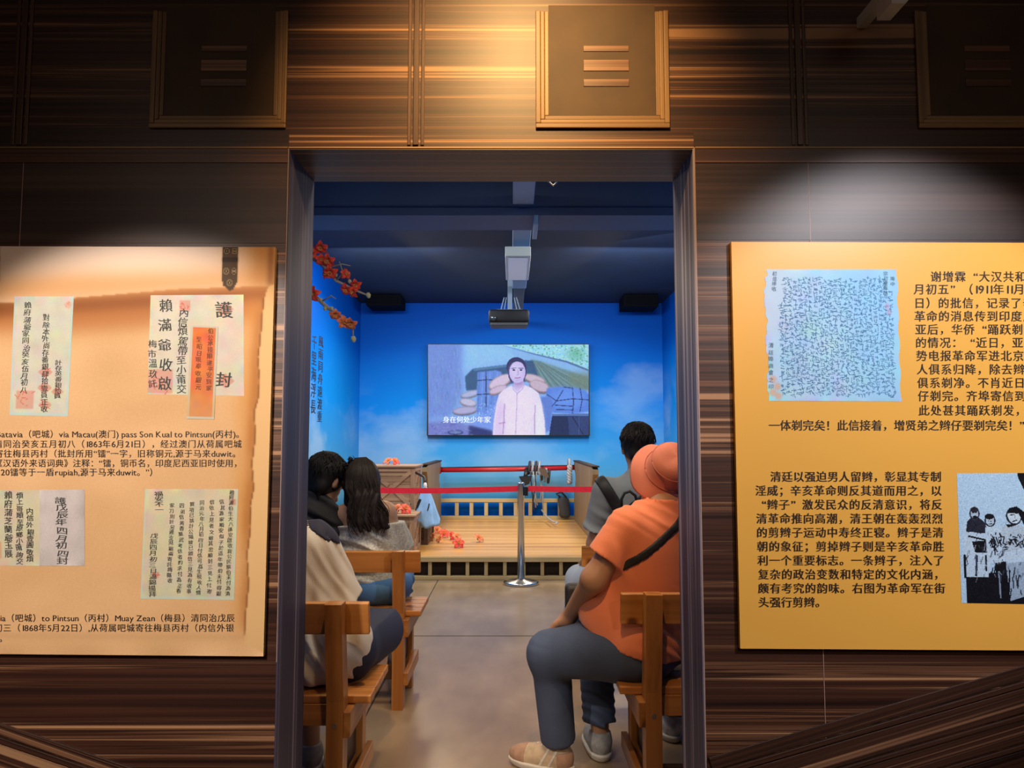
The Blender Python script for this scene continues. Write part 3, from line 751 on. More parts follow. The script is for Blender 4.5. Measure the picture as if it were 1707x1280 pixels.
# ---- stage shaped like a ship's deck
SY0, SY1, SZ = 7.2, 10.74, .219
m_deck = streaks('deck_planks', [(.34, (.36, .155, .035)), (.46, (.56, .28, .070)), (.54, (.64, .34, .095)), (.64, (.72, .44, .15))], 'x', 16, 4.5, .35, .36, bump=.02)
m_rail = streaks('pale_rail_wood', [(.3, (.32, .22, .10)), (.5, (.48, .36, .18)), (.8, (.62, .50, .29))], 'x', 30, 8, .5, .5)
m_railz = streaks('pale_baluster_wood', [(.3, (.32, .22, .10)), (.5, (.48, .36, .18)), (.8, (.62, .50, .29))], 'z', 30, 8, .5, .5)
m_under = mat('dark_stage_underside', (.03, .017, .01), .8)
st = thing('ship_deck_stage', 'low pale wooden stage with dark balustraded openings along its front', 'stage', (0, 9, 0))
mb = MB()
for i in range(19):
    ya = SY0 + .0 + i * (SY1 - SY0) / 19
    mb.box((-2.18, ya, SZ - .03), (2.16, ya + (SY1 - SY0) / 19 - .0008, SZ))
mb.build('deck', m_deck, st)
MB().box((-2.18, SY0 - .02, SZ - .052), (2.16, SY0 + .04, SZ - .004), .004).build('top_beam', m_rail, st)
MB().box((-2.18, SY0 - .025, .0), (2.16, SY0 + .05, .035), .004).build('bottom_beam', m_rail, st)
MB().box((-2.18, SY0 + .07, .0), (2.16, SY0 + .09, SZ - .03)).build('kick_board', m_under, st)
x0_ = P(748, 945, SY0).x; pitch_ = P(779.2, 945, SY0).x - x0_
for i in range(-9, 16):
    x = x0_ + i * pitch_
    if -2.1 < x < 2.1: MB().box((x - .017, SY0 - .008, .035), (x + .017, SY0 + .026, SZ - .052), .003).build('baluster', m_railz, st)

# ---- back railing
ry = 10.62
rl = thing('back_railing', 'pale wooden balustrade along the back of the stage', 'railing', (0, ry, SZ))
zt_ = P(800, 832, ry).z; xl_, xr_ = P(733, 850, ry).x, P(958, 850, ry).x
MB().box((xl_, ry - .03, zt_ - .04), (xr_, ry + .03, zt_ + .01), .005).build('top_rail', m_rail, rl)
MB().box((xl_, ry - .03, SZ), (xr_, ry + .03, SZ + .045), .005).build('bottom_rail', m_rail, rl)
xb = P(761.5, 850, ry).x; pb = P(786, 850, ry).x - xb
for i in range(0, 8): MB().box((xb + i*pb - .026, ry - .02, SZ + .045), (xb + i*pb + .026, ry + .02, zt_ - .04), .004).build('baluster', m_railz, rl)
# ---- bulwarks: shaped side boards of the ship
m_bul = streaks('bulwark_board', [(.3, (.18, .11, .05)), (.5, (.27, .18, .085)), (.8, (.36, .25, .125))], 'z', 12, 4, .5, .55)
zb = P(965, 769, 10.5).z
def bulwark(label, x, face):
    o = thing('ship_bulwark', label, 'side board', (x, 9.3, SZ), 'ship side boards')
    pr = [(10.55, SZ), (10.55, .50), (10.50, .60), (10.36, .68), (10.26, .78), (10.30, .86), (10.44, .92), (10.52, .97), (10.52, zb - .03), (10.46, zb)]
    n0 = 8.66 if face > 0 else 7.95
    pr += [(n0 + .2, zb), (n0 + .1, zb - .03), (n0 + .1, .95), (n0 + .2, .85), (n0 + .27, .74), (n0 + .15, .62), (n0 + .03, .5), (n0, SZ)]
    MB().prism(pr, x - .03, x + .03, 'x').build('board', m_bul, o)
    MB().box((x - .042, n0 + .1, zb), (x + .042, 10.5, zb + .018), .006).build('cap', m_under, o)
bulwark('curved wooden ship side board on the stage, left, behind the crates', P(735, 800, 10.5).x - .03, 1)
bulwark('curved wooden ship side board on the stage, right, behind the man in grey', P(957, 800, 10.5).x + .03, -1)
# ---- red rail
m_red = mat('red_lacquer', (.45, .012, .02), .35)
rr = thing('red_rail', 'slim red rail with a dark top spanning the back of the stage', 'rail', (0, 10.44, .9))
a, b_ = P(734, 783.5, 10.44), P(962, 779.5, 10.44)
MB().tube([a, a.lerp(b_, .5) - Vector((0, 0, .008)), b_], .032, 12).build('rail', m_red, rr, True)
MB().beam(a + Vector((0, 0, .034)), b_ + Vector((0, 0, .034)), .03, .012).build('dark_top', mat('black_strip', (.012, .012, .015), .5), rr)
for q_ in (a, b_): MB().lathe([(0, -.012), (.05, -.012), (.05, .012), (0, .012)], q_, 16, (1, 0, 0)).build('flange', m_red, rr)

# ---- belt barrier
m_chrome = mat('brushed_steel', (.62, .63, .66), .22, 1.0)
m_blk = mat('black_plastic', (.012, .012, .013), .4)
m_belt = mat('red_belt', (.95, .025, .06), .5, noise=(30, .08))
BY = 6.99
def stanchion(label, x):
    o = thing('barrier_post', label, 'barrier post', (x, BY, 0), 'belt barrier posts')
    MB().lathe([(0, 0), (.158, 0), (.163, .006), (.163, .02), (.155, .028), (.05, .042), (.04, .05), (0, .05)], (x, BY, 0), 48).build('base', m_chrome, o, True)
    MB().lathe([(.032, .045), (.032, .905), (.0335, .91), (.0335, .918), (.028, .924), (0, .924)], (x, BY, 0), 28).build('tube', m_chrome, o, True)
    return o
sx_ = P(868.5, 900, BY).x
s0 = stanchion('shiny steel barrier post standing alone in front of the stage', sx_)
MB().box((sx_ + .033, BY - .028, .80), (sx_ + .065, BY + .028, .885), .006).build('belt_cassette', m_blk, s0)
stanchion('steel barrier post hidden behind the couple on the left bench', -1.46)
stanchion('steel barrier post hidden behind the man in grey on the right', 1.34)
def belt(label, x0, z0, x1, z1, par):
    n = 14; mb = MB(); vs = []; fs = []
    for i in range(n + 1):
        t = i / n; x = x0 + (x1 - x0) * t; z = z0 + (z1 - z0) * t - .012 * math.sin(math.pi * t)
        vs += [(x, BY - .0012, z - .026), (x, BY - .0012, z + .026), (x, BY + .0012, z + .026), (x, BY + .0012, z - .026)]
    for i in range(n):
        o_ = i * 4; fs += [(o_, o_+4, o_+5, o_+1), (o_+1, o_+5, o_+6, o_+2), (o_+2, o_+6, o_+7, o_+3), (o_+3, o_+7, o_+4, o_)]
    fs += [(0, 1, 2, 3), (n*4+3, n*4+2, n*4+1, n*4)]
    o = mb.add(vs, fs).build('barrier_belt', m_belt); tag(o, label, 'belt', 'red barrier belts'); return o
zB = P(858, 814.5, BY).z
belt('red barrier belt stretched left from the steel post towards the couple', sx_ - .03, zB, -1.43, zB - .012, s0)
belt('red barrier belt stretched right from the steel post towards the man in grey', sx_ + .064, zB, 1.31, zB + .012, s0)

# ---- screen on the back wall
TY = 10.70
tv = thing('wall_screen', 'large flat screen on the blue back wall showing a film', 'television', tuple(P(848, 725, TY)))
tl, tr_, br, bl = P(714, 574.5, TY), P(981, 574.5, TY), P(981, 725, TY), P(714, 725, TY)
MB().box((tl.x - .012, TY, bl.z - .012), (tr_.x + .012, RY1 - .001, tl.z + .012), .006).build('case', m_blk, tv)
cv = Canvas(330, 186, (140, 172, 224), 85, 90, 330 / 1505)
cv.poly([(85, 90), (420, 90), (400, 560), (300, 760), (85, 800)], (116, 134, 196), .8, 6)
for _ in range(160):
    x, y = random.uniform(85, 420), random.uniform(100, 750); cv.line([(x, y), (x + random.uniform(-6, 20), y + random.uniform(20, 110))], random.uniform(3, 9), random.choice(((150, 168, 222), (92, 108, 164), (130, 150, 206), (120, 150, 170))), .35, .8)
cv.poly([(420, 90), (800, 90), (1000, 170), (900, 240), (480, 310), (410, 420)], (148, 188, 236), .9, 8)
for _ in range(60):
    x, y = random.uniform(430, 900), random.uniform(90, 300); cv.line([(x, y), (x + 14, y + random.uniform(20, 70))], 6, (168, 204, 244), .3, 1)
cv.poly([(780, 90), (1595, 90), (1595, 330), (1390, 250)], (160, 206, 222))
for _ in range(520):
    x = random.uniform(860, 1590); y = random.uniform(92, 330)
    if y < 95 + (x - 790) * .27: cv.ell((x, y), random.uniform(4, 11), random.uniform(4, 9), random.choice(((120, 180, 150), (200, 228, 232), (92, 150, 110), (176, 216, 200), (120, 196, 236))), .75)
cv.ell((1470, 180), 90, 60, (92, 158, 112), .5, 6)
cv.poly([(780, 96), (1060, 170), (1390, 245), (1595, 325), (1595, 345), (1380, 260), (1060, 180)], (70, 92, 130), .9, .6)
cv.poly([(820, 120), (1060, 182), (1380, 262), (1595, 345), (1595, 520), (1100, 470), (1000, 240), (900, 200)], (140, 176, 214), .9, 3)
cv.poly([(1040, 235), (1110, 240), (1595, 400), (1595, 520), (1130, 490)], (112, 136, 136), .95, 2)
for i in range(16):
    cv.line([(1055 + i * 6, 238 + i), (1110 + i * 33, 480 + (i % 3) * 8)], 6 if i % 2 else 9, (150, 172, 176) if i % 2 else (78, 98, 104), .55, .8)
cv.poly([(1400, 360), (1595, 350), (1595, 520), (1420, 500)], (120, 132, 116), .7, 6)
cv.poly([(430, 390), (500, 318), (830, 278), (1000, 238), (1068, 240), (1130, 420), (850, 460), (700, 520), (440, 522)], (64, 92, 128), .95, 1)
cv.poly([(500, 322), (830, 282), (830, 296), (520, 338)], (104, 140, 176), .8, 1)
def sack(c, rx, ry, rot, col): cv.ell(c, rx, ry, tuple(x * .62 for x in col), 1, 1, rot); cv.ell((c[0], c[1] - ry * .18), rx * .95, ry * .8, col, 1, 1.5, rot)
sack((480, 560), 92, 34, -.25, (180, 176, 206)); sack((460, 640), 80, 40, .2, (196, 184, 206)); sack((430, 715), 118, 42, -.1, (178, 168, 200))
cv.poly([(545, 350), (720, 332), (775, 350), (760, 560), (700, 700), (620, 740), (540, 740)], (112, 140, 206), 1, 1)
for i in range(6): cv.line([(565 + i * 34, 350), (550 + i * 30, 735)], 6, (150, 176, 232) if i % 2 else (84, 108, 170), .6, .7)
for p_ in (((545, 430), (640, 420), (760, 430)), ((625, 345), (630, 560), (625, 740)), ((545, 560), (700, 552))): cv.line(p_, 8, (36, 48, 84), .85, .5)
sack((760, 450), 120, 62, -.5, (214, 186, 204)); sack((740, 520), 90, 40, -.35, (206, 178, 196)); sack((1080, 420), 110, 44, .3, (206, 178, 190)); sack((1130, 490), 100, 60, .35, (200, 172, 186))
cv.poly([(1200, 500), (1300, 488), (1440, 490), (1560, 520), (1590, 560), (1590, 720), (1440, 742), (1260, 730), (1180, 640)], (96, 130, 206), 1, 1.5)
cv.ell((1390, 600), 170, 90, (120, 156, 226), .6, 8)
for p_ in (((1360, 490), (1440, 500), (1450, 640), (1440, 735)), ((1510, 500), (1530, 610), (1510, 720)), ((1200, 560), (1290, 620), (1440, 600), (1590, 610)), ((1230, 690), (1290, 620), (1350, 520)), ((1280, 660), (1440, 670)), ((1290, 700), (1440, 705))): cv.line(p_, 7, (34, 44, 84), .85, .6)
cv.poly([(1140, 580), (1250, 590), (1250, 880), (1170, 930)], (104, 128, 196), 1, 1.5)
cv.poly([(1250, 745), (1595, 745), (1595, 940), (1220, 940)], (40, 54, 92)); cv.poly([(1250, 742), (1595, 738), (1595, 760), (1250, 762)], (96, 120, 168))
cv.poly([(1395, 765), (1595, 760), (1595, 940), (1410, 940)], (58, 72, 116)); cv.line([(1440, 770), (1540, 930)], 9, (30, 40, 76), .8); cv.line([(1500, 770), (1500, 930)], 5, (90, 108, 156), .8)
cv.poly([(560, 740), (720, 640), (760, 700), (720, 930), (480, 850)], (124, 150, 220), .9, 5)
for _ in range(90):
    x, y = random.uniform(560, 730), random.uniform(640, 780); cv.ell((x, y), 5, 5, random.choice(((170, 196, 240), (90, 116, 190))), .6)
cv.poly([(85, 820), (300, 800), (480, 850), (690, 900), (690, 940), (85, 940)], (122, 122, 184), .9, 4)
cv.poly([(470, 850), (690, 900), (690, 940), (470, 940)], (52, 58, 110), .9, 2); cv.ell((340, 915), 72, 22, (54, 60, 110), .9, 1); cv.ell((340, 912), 60, 15, (150, 160, 210), .7, 1)
for _ in range(60):
    x, y = random.uniform(95, 480), random.uniform(810, 935); cv.line([(x, y), (x + random.uniform(10, 50), y + random.uniform(-8, 8))], 5, random.choice(((160, 166, 220), (84, 88, 150), (92, 112, 140))), .5, .6)
# the woman facing the viewer
cv.ell((912, 300), 93, 92, (62, 62, 104)); cv.poly([(822, 300), (840, 400), (860, 440), (980, 440), (1004, 380), (1008, 300)], (62, 62, 104))
cv.poly([(884, 420), (980, 420), (986, 520), (940, 560), (890, 520)], (196, 168, 206)); cv.poly([(886, 430), (978, 430), (970, 470), (900, 474)], (160, 134, 180), .7, 2)
cv.ell((922, 350), 76, 102, (200, 178, 220), 1, .5); cv.ell((908, 340), 56, 84, (216, 198, 236), .7, 4)
cv.poly([(836, 300), (860, 232), (920, 208), (985, 240), (1000, 320), (972, 262), (920, 246), (872, 262)], (62, 62, 104), 1, .6)
for sgn_, cx in ((-1, 888), (1, 956)):
    cv.line([(cx - 22, 314 - sgn_ * 2), (cx + 20, 312 + sgn_ * 2)], 7, (86, 78, 120), .8, .5); cv.ell((cx, 330), 15, 6, (58, 50, 92)); cv.ell((cx, 330), 4, 5, (24, 22, 50))
cv.line([(926, 330), (932, 372), (916, 378)], 7, (156, 128, 176), .7, .7); cv.line([(900, 404), (948, 402)], 9, (160, 104, 146), .85, .5); cv.ell((924, 425), 22, 8, (168, 144, 190), .5, 2)
sh = [(690, 945), (700, 800), (726, 640), (748, 560), (800, 510), (872, 470), (920, 545), (985, 468), (1060, 500), (1120, 545), (1150, 640), (1178, 800), (1186, 945)]
cv.poly(sh, (226, 206, 238), 1, .6); cv.poly([(800, 520), (1060, 520), (1080, 720), (1040, 940), (800, 940), (790, 720)], (236, 212, 236), .8, 6)
cv.poly([(740, 620), (800, 660), (790, 940), (700, 940)], (220, 184, 216), .7, 5); cv.poly([(1095, 640), (1150, 660), (1180, 940), (1090, 940)], (232, 220, 246), .8, 4)
for p_, w__ in ((((800, 650), (796, 800), (786, 925)), 9), (((1090, 660), (1082, 800), (1086, 930)), 9), (((750, 830), (810, 822)), 8), (((920, 545), (915, 700), (905, 930)), 5)): cv.line(p_, w__, (150, 100, 140), .6, .7)
for _ in range(40):
    x, y = random.uniform(760, 1120), random.uniform(560, 920); cv.line([(x, y), (x + random.uniform(-40, 40), y + random.uniform(10, 50))], 8, random.choice(((244, 228, 246), (206, 176, 214), (238, 190, 206))), .35, 1.5)
cv.line([(866, 462), (890, 520), (920, 548)], 8, (176, 160, 206), .8); cv.line([(990, 462), (968, 510), (925, 548)], 8, (176, 160, 206), .8)
cv.grain(3, .7, gray=False)
cv.a = (132 + (cv.a - 128) * 1.15) * np.array([.97, 1.03, 1.07])
z0 = Vector((0, -.0022, 0))
pic = printed('screen_picture', cv, [tl + z0, tr_ + z0, br + z0, bl + z0], paint_mat('lit_screen', .6, emit=.85, spec=.08), tv)
t = Letters(lambda u, v, kk: P(u, v, TY - .0036 - kk * .0002))
t.line('身在何处少年家', 738, 818, 699.5, 11.5, .012)
t.build('subtitle', mat('white_subtitle', (.1, .1, .1), .5, emit=(.82, .9, 1.0), estr=.95), tv)

# ---- projector, lamp, cable trunking, beam, speakers on the ceiling
m_trunk = mat('blue_lit_trunking', (.14, .30, .56), .5)  # blue light falling on the trunking is put into its colour
pj = thing('projector', 'black projector hanging on a bracket before the back wall', 'projector', tuple(P(849, 540, 8.3)))
pa, pc = P(815, 517, 8.3), P(882, 539, 8.3)
MB().box((pa.x, 8.22, pc.z), (pc.x, 8.56, pa.z), .028).build('body', mat('projector_black', (.004, .004, .006), .6, spec=.2), pj, True)
MB().lathe([(.0, .012), (.022, .012), (.030, .0), (.030, -.03)], P(823, 530, 8.21), 20, (0, -1, 0)).build('lens', mat('lens_glass', (.04, .05, .06), .1, .4), pj, True)
MB().box((pa.x + .02, 8.24, pc.z - .03), (pc.x - .02, 8.5, pc.z + .004), .008).build('foot_plate', mat('dark_grey_plastic', (.02, .024, .03), .6), pj)
pm = MB(); zq = pa.z
pm.box((P(828, 517, 8.3).x, 8.30, zq - .005), (P(871, 517, 8.3).x, 8.46, zq + .012)); pm.box((P(846, 517, 8.3).x, 8.36, zq), (P(854, 517, 8.3).x, 8.40, RZ))
for u in (834, 840, 862, 868): pm.beam((P(u, 517, 8.3).x, 8.38, zq), (P(850 + (u - 850) * .6, 517, 8.3).x, 8.38, zq + .16), .012, .012)
pm.build('bracket', mat('bracket_grey', (.10, .13, .18), .5), pj)
m_beam = mat('blue_grey_beam', (.022, .065, .18), .6, noise=(1.5, .2))
bz = 2.93
y1 = 5.25
mb = MB(); mb.box((RX0, y1, bz + .06), (RX1, y1 + .5, RZ)); mb.box((RX0, y1 + .06, bz), (RX1, y1 + .44, bz + .06))
struct('ceiling_beam', mb, m_beam)
tr2 = thing('cable_trunking', 'pale blue-lit cable trunking running along the ceiling to the lamp', 'cable duct', (.07, 5.5, bz))
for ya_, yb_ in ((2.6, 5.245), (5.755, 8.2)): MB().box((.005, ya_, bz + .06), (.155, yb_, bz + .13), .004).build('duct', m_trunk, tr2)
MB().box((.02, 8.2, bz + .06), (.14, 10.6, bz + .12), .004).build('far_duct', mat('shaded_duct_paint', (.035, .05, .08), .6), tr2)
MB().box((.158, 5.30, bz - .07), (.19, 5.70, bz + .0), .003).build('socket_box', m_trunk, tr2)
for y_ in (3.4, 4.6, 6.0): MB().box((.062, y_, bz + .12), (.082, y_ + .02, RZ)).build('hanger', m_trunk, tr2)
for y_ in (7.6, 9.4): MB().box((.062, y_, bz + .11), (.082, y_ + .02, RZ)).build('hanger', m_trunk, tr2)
la = thing('ceiling_lamp', 'boxy white ceiling lamp under the cable trunking', 'lamp', tuple(P(864, 440, 6.6)))
q0, q1 = P(842, 427, 6.25), P(885, 427, 6.25); zq = q0.z; dy = .95
MB().box((q0.x, 6.25, zq), (q1.x, 6.25 + dy, zq + .085), .005).build('housing', mat('blue_lit_lamp_white', (.42, .56, .70), .4), la)  # white housing, tinted blue for the light on it
MB().box((q0.x + .025, 6.29, zq - .006), (q1.x - .025, 6.25 + dy - .04, zq + .001), .003).build('diffuser', mat('opal_diffuser', (.60, .68, .76), .3, emit=(.35, .6, 1.0), estr=.10), la)  # lamp is off; faint blue glow stands in for ambient light
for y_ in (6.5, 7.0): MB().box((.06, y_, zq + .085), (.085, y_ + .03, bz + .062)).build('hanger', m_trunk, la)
for nm, u0, u1, v1 in (('left', 610, 668, 509), ('right', 1040, 1098, 511)):
    d = 10.1; a = P(u0, v1, d); b_ = P(u1, v1, d)
    o = thing('loudspeaker', 'black box loudspeaker under the ceiling in the %s back corner' % nm, 'loudspeaker', ((a.x + b_.x)/2, d, a.z), 'corner loudspeakers')
    MB().box((a.x, d, a.z), (b_.x, d + .45, RZ - .005), .01).build('cabinet', mat('speaker_black', (.0015, .0016, .003), .8, spec=.1), o)
    MB().box((a.x + .03, d - .012, a.z + .03), (b_.x - .03, d + .002, RZ - .04), .004).build('grille', mat('speaker_grille', (.002, .002, .004), .9, bump=(300, .5), spec=.1), o)
hk = MB(); h0 = P(912, 300, 4.0)
hk.tube([(h0.x, 4.0, RZ), (h0.x, 4.0, h0.z), P(922, 309, 4.0), P(932, 299, 4.0)], .006, 6)
tag(hk.build('ceiling_hook', m_screw, None, True), 'small bent metal hook on the dark ceiling right of the trunking', 'hook')

# ---- corridor spotlights on a ceiling track
tk = tag(MB().box((-2.2, .9, 3.268), (2.2, .94, 3.30), .004).build('lighting_track', m_blk), 'black lighting track on the corridor ceiling', 'lighting track')
m_lampw = mat('lamp_head_white', (.75, .75, .78), .35)
m_lit = {'left': (1, .85, .65), 'centre': (1, .68, .36), 'right': (.94, .95, 1)}
for kx, nm in (('left', 'left spotlight head above the parchment panel'), ('centre', 'middle spotlight head above the doorway'), ('right', 'right spotlight head above the amber panel')):
    loc, tgt = Vector(SPOTS[kx][0]), Vector(SPOTS[kx][1]); ax = (tgt - loc).normalized()
    o = thing('track_spotlight', 'white ' + nm, 'spotlight', tuple(loc), 'corridor spotlights')
    MB().lathe([(.0, -.17), (.035, -.17), (.042, -.16), (.042, -.02), (.046, -.012), (.046, .0), (.040, .0), (.036, -.02), (.0, -.02)], loc - ax * .03, 28, ax).build('lamp_head', m_lampw, o, True)
    MB().lathe([(.0, -.036), (.034, -.036), (.034, -.034), (.0, -.034)], loc - ax * .015, 20, ax).build('bulb', mat('lit_bulb_' + kx, (.8, .8, .8), .3, emit=m_lit[kx], estr=4), o)
    MB().tube([loc - ax * .12, (loc.x, loc.y - .03, loc.z + .12), (loc.x, loc.y - .03, 3.28)], .008, 8).build('stem', m_lampw, o, True)
# bracket of the wall lamp that pokes into the picture at the top right
wl = thing('wall_lamp', 'pale lamp head just showing at the top edge, right', 'spotlight', tuple(P(1495, -6, 1.92)))
lo_ = P(1481, 12, 1.9)
lb = MB()
prof = [P(1480, 13, 1.9), P(1503, 13, 1.9), P(1516, -2, 1.9), P(1516, -40, 1.9), P(1480, -40, 1.9)]
lb.prism([(p.x, p.z) for p in prof], 1.88, 1.96, 'y').build('lamp_head', m_lampw, wl)
MB().box((prof[0].x + .012, 1.96, prof[4].z - .03), (prof[0].x + .04, YW, prof[4].z)).build('arm', m_lampw, wl)

# ------------------------------------------------------------------ crates, cloth, ropes and flowers on the stage
CR = [(.34, (.16, .085, .048)), (.48, (.34, .20, .115)), (.66, (.55, .35, .21))]
m_crx, m_crz = streaks('crate_wood_along', CR, 'x', 28, 8, .6, .55), streaks('crate_wood_upright', CR, 'z', 28, 8, .6, .55)
m_crd = streaks('crate_wood_dark', [(.3, (.05, .022, .011)), (.6, (.10, .05, .026)), (.8, (.15, .08, .045))], 'z', 28, 8, .6, .6)
def crate(label, x0, x1, y0, y1, z0, z1, brace, lid=True, mx_=None, mz_=None):
    mx_ = mx_ or m_crx; mz_ = mz_ or m_crz
    o = thing('wooden_crate', label, 'crate', ((x0+x1)/2, (y0+y1)/2, z0), 'wooden crates on the stage')
    g = .012; mb = MB(); n = 5; hz = (z1 - z0 - .02) / n
    for i in range(n): mb.box((x0 + g, y0 + g, z0 + i*hz), (x1 - g, y1 - g, z0 + (i+1)*hz - .004), .002)
    mb.build('boards', mx_, o)
    fr = .045
    for x, x2 in ((x0, x0 - .002), (x1 - fr, x1 + .002 - g - .003)):
        for y, ys in ((y0, y0), (y1 - fr, y1 - g - .003)):
            f = MB().box((x, ys, z0), (x + fr, ys + g + .003, z1 - .02), .003)
            f.box((x2, y + .004, z0), (x2 + g + .003, y + fr - .004, z1 - .02), .003)
            f.build('corner_post', mz_, o)
    h = MB()
    for z in (z0, z1 - .02 - fr):
        h.box((x0 + fr, y0 + .001, z), (x1 - fr, y0 + g + .003, z + fr), .003); h.box((x1 - g, y0 + fr, z), (x1 + .001, y1 - fr, z + fr), .003)
    h.build('rails', mx_, o)
    d = MB(); a = (x0 + fr, y0 + .006, z0 + fr); b = (x1 - fr, y0 + .006, z1 - .02 - fr); c = (x0 + fr, y0 + .006, z1 - .02 - fr); e_ = (x1 - fr, y0 + .006, z0 + fr)
    if brace in 'x/': d.beam(a, b, .013, .042, up=(0, 0, 1))
    if brace == 'x': d.beam(c, (x0/2+x1/2-.03, y0 + .006, z0/2+z1/2+.02), .012, .042); d.beam((x0/2+x1/2+.03, y0 + .006, z0/2+z1/2-.02), e_, .012, .042)
    d.beam((x1 - .004, y0 + fr, z0 + fr), (x1 - .004, y1 - fr, z1 - .02 - fr), .012, .04)
    d.build('braces', mx_, o)
    if lid: MB().box((x0 - .015, y0 - .02, z1 - .02), (x1 + .02, y1 + .02, z1), .004).build('lid', mx_, o)
    return o
yb = 7.95
xa, xb_ = P(612, 820, yb).x, P(691, 820, yb).x
zlow, zmid, ztop = SZ, P(690, 850, yb).z, P(690, 776, yb).z
crate('X-braced wooden crate topmost of the stack at the stage left', xa, xb_, yb, yb + .58, zmid, ztop, 'x')
crate('dark wooden crate lowest of the stack, under the X-braced crate', xa - .05, P(713, 880, yb).x, yb + .02, yb + .62, SZ, zmid, 'n', False, m_crd, m_crd)
yf = 7.32
crate('front wooden crate with a slanting brace and red flowers lying on top', P(620, 880, yf).x, P(690, 880, yf).x, yf, yf + .55, SZ, P(690, 858, yf).z, '/')
zfc = P(690, 858, yf).z

# pale blue cloth hanging against the crates
m_clo = mat('pale_blue_cloth', (.28, .52, .86), .8, noise=(14, .12))
cx, cy, cz1, cz0 = P(706, 810, 7.8).x + .02, 7.78, P(706, 812, 7.8).z, P(706, 873, 7.8).z
vs = []; fs = []; nr, na = 16, 40
for i in range(nr + 1):
    t = i / nr; z = cz1 + (cz0 - cz1) * t; R = .02 + .115 * t ** .7; 
    for j in range(na):
        a = 2*math.pi*j/na; r = R * (1 + .16*math.sin(a*5 + 1) * t + .08*math.sin(a*9 + 2.0 + 2*t) * t)
        zz = z + (.03*math.sin(a*2 + .7) + .02*math.sin(5*a)) * t
        vs.append((cx + r*math.cos(a) + .012*t, cy + r*.55*math.sin(a), zz))
for i in range(nr):
    for j in range(na): fs.append((i*na + j, i*na + (j+1) % na, (i+1)*na + (j+1) % na, (i+1)*na + j))
fs.append(tuple(range(na))[::-1])
fs.append(tuple(range(nr*na, nr*na + na)))
cl_ = thing('hanging_cloth', 'pale blue cloth with dark strokes hanging beside the crates', 'cloth', (cx, cy, cz0))
MB().add(vs, fs).build('drape', m_clo, cl_, True)
sm = MB()
def onc(a, t):
    R = .02 + .115 * t ** .7; r = R * (1 + .16*math.sin(a*5 + 1) * t + .08*math.sin(a*9 + 2 + 2*t) * t) + .004
    return (cx + r*math.cos(a) + .012*t, cy + r*.55*math.sin(a), cz1 + (cz0 - cz1)*t + (.03*math.sin(a*2 + .7) + .02*math.sin(5*a))*t)
sm.tube([onc(4.0 - .1*k_, .35 + .05*k_) for k_ in range(7)], .008, 5); sm.tube([onc(3.95 + .03*k_, .62 - .045*k_) for k_ in range(7)], .009, 5); sm.tube([onc(5.2 - .05*k_, .42 + .03*k_) for k_ in range(6)], .006, 5)
sm.build('dark_strokes', m_blk, cl_)
MB().lathe([(0, .05), (.012, .045), (.02, .02), (.016, -.01), (0, -.02)], (cx, cy, cz1 + .0), 14).build('white_knot', mat('white_cord', (.75, .75, .78), .7), cl_, True)
MB().tube([(cx, cy, cz1 + .03), (cx - .01, cy + .05, cz1 + .10), (xb_ + .006, yb + .05, cz1 + .14)], .012, 8).build('black_tie', m_blk, cl_, True)

# flowers of the silk-cotton tree
m_pet = mat('orange_red_petal', (.88, .065, .035), .55, noise=(40, .35))
m_pet2 = mat('coral_petal', (.80, .20, .085), .55, noise=(40, .3))
m_sta = mat('yellow_stamens', (.80, .45, .10), .6)
m_cal = mat('green_calyx', (.10, .17, .05), .6)
m_twig = mat('pale_twig', (.33, .30, .27), .7)
m_bud = mat('pale_green_bud', (.46, .46, .26), .6)
def flower_shapes(c, ax, R, seed):
    rg = random.Random(seed); c = Vector(c); ax = Vector(ax).normalized()
    ref = Vector((0, 0, 1)) if abs(ax.z) < .9 else Vector((1, 0, 0)); u = (ref - ax*ref.dot(ax)).normalized(); w_ = ax.cross(u)
    pt = MB()
    for k_ in range(5):
        a = 2*math.pi*k_/5 + rg.uniform(-.15, .15); d = u*math.cos(a) + w_*math.sin(a); s_ = ax.cross(d); cur = rg.uniform(.5, 1.1)
        vs = []; fs = []; n = 6
        for i in range(n + 1):
            t = i / n; rad = R*(.12 + .88*t); ht = R*(.35*math.sin(t*2.2) - cur*.45*t*t + .25); wd_ = R*.40*math.sin(math.pi*(.12 + .83*t))**.8
            for j in (-1, -.5, 0, .5, 1):
                b_ = c + d*rad + ax*(ht - .10*R*(1 - j*j)) + s_*wd_*j; vs.append(b_)
            for j in (-1, -.5, 0, .5, 1):
                vs.append(c + d*rad + ax*(ht - .10*R*(1 - j*j) - R*.05) + s_*wd_*j*.97)
        for i in range(n):
            for j in range(4):
                o_ = i*10 + j; fs.append((o_, o_+1, o_+11, o_+10)); fs.append((o_+5, o_+15, o_+16, o_+6))
            fs.append((i*10, (i+1)*10, (i+1)*10+5, i*10+5)); fs.append((i*10+4, i*10+9, (i+1)*10+9, (i+1)*10+4))
        fs.append((n*10, n*10+1, n*10+2, n*10+3, n*10+4, n*10+9, n*10+8, n*10+7, n*10+6, n*10+5)); fs.append((4, 3, 2, 1, 0, 5, 6, 7, 8, 9))
        pt.add(vs, fs)
    stm = MB()
    for k_ in range(9):
        a = 2*math.pi*k_/9; d = u*math.cos(a) + w_*math.sin(a)
        stm.tube([c + ax*R*.15, c + ax*R*.55 + d*R*.16, c + ax*R*.8 + d*R*.30], [R*.03, R*.025, R*.05], 4)
    ca = MB().lathe([(0, -R*.22), (R*.14, -R*.18), (R*.20, 0), (R*.17, R*.18), (0, R*.16)], c, 8, ax)
    return pt, stm, ca
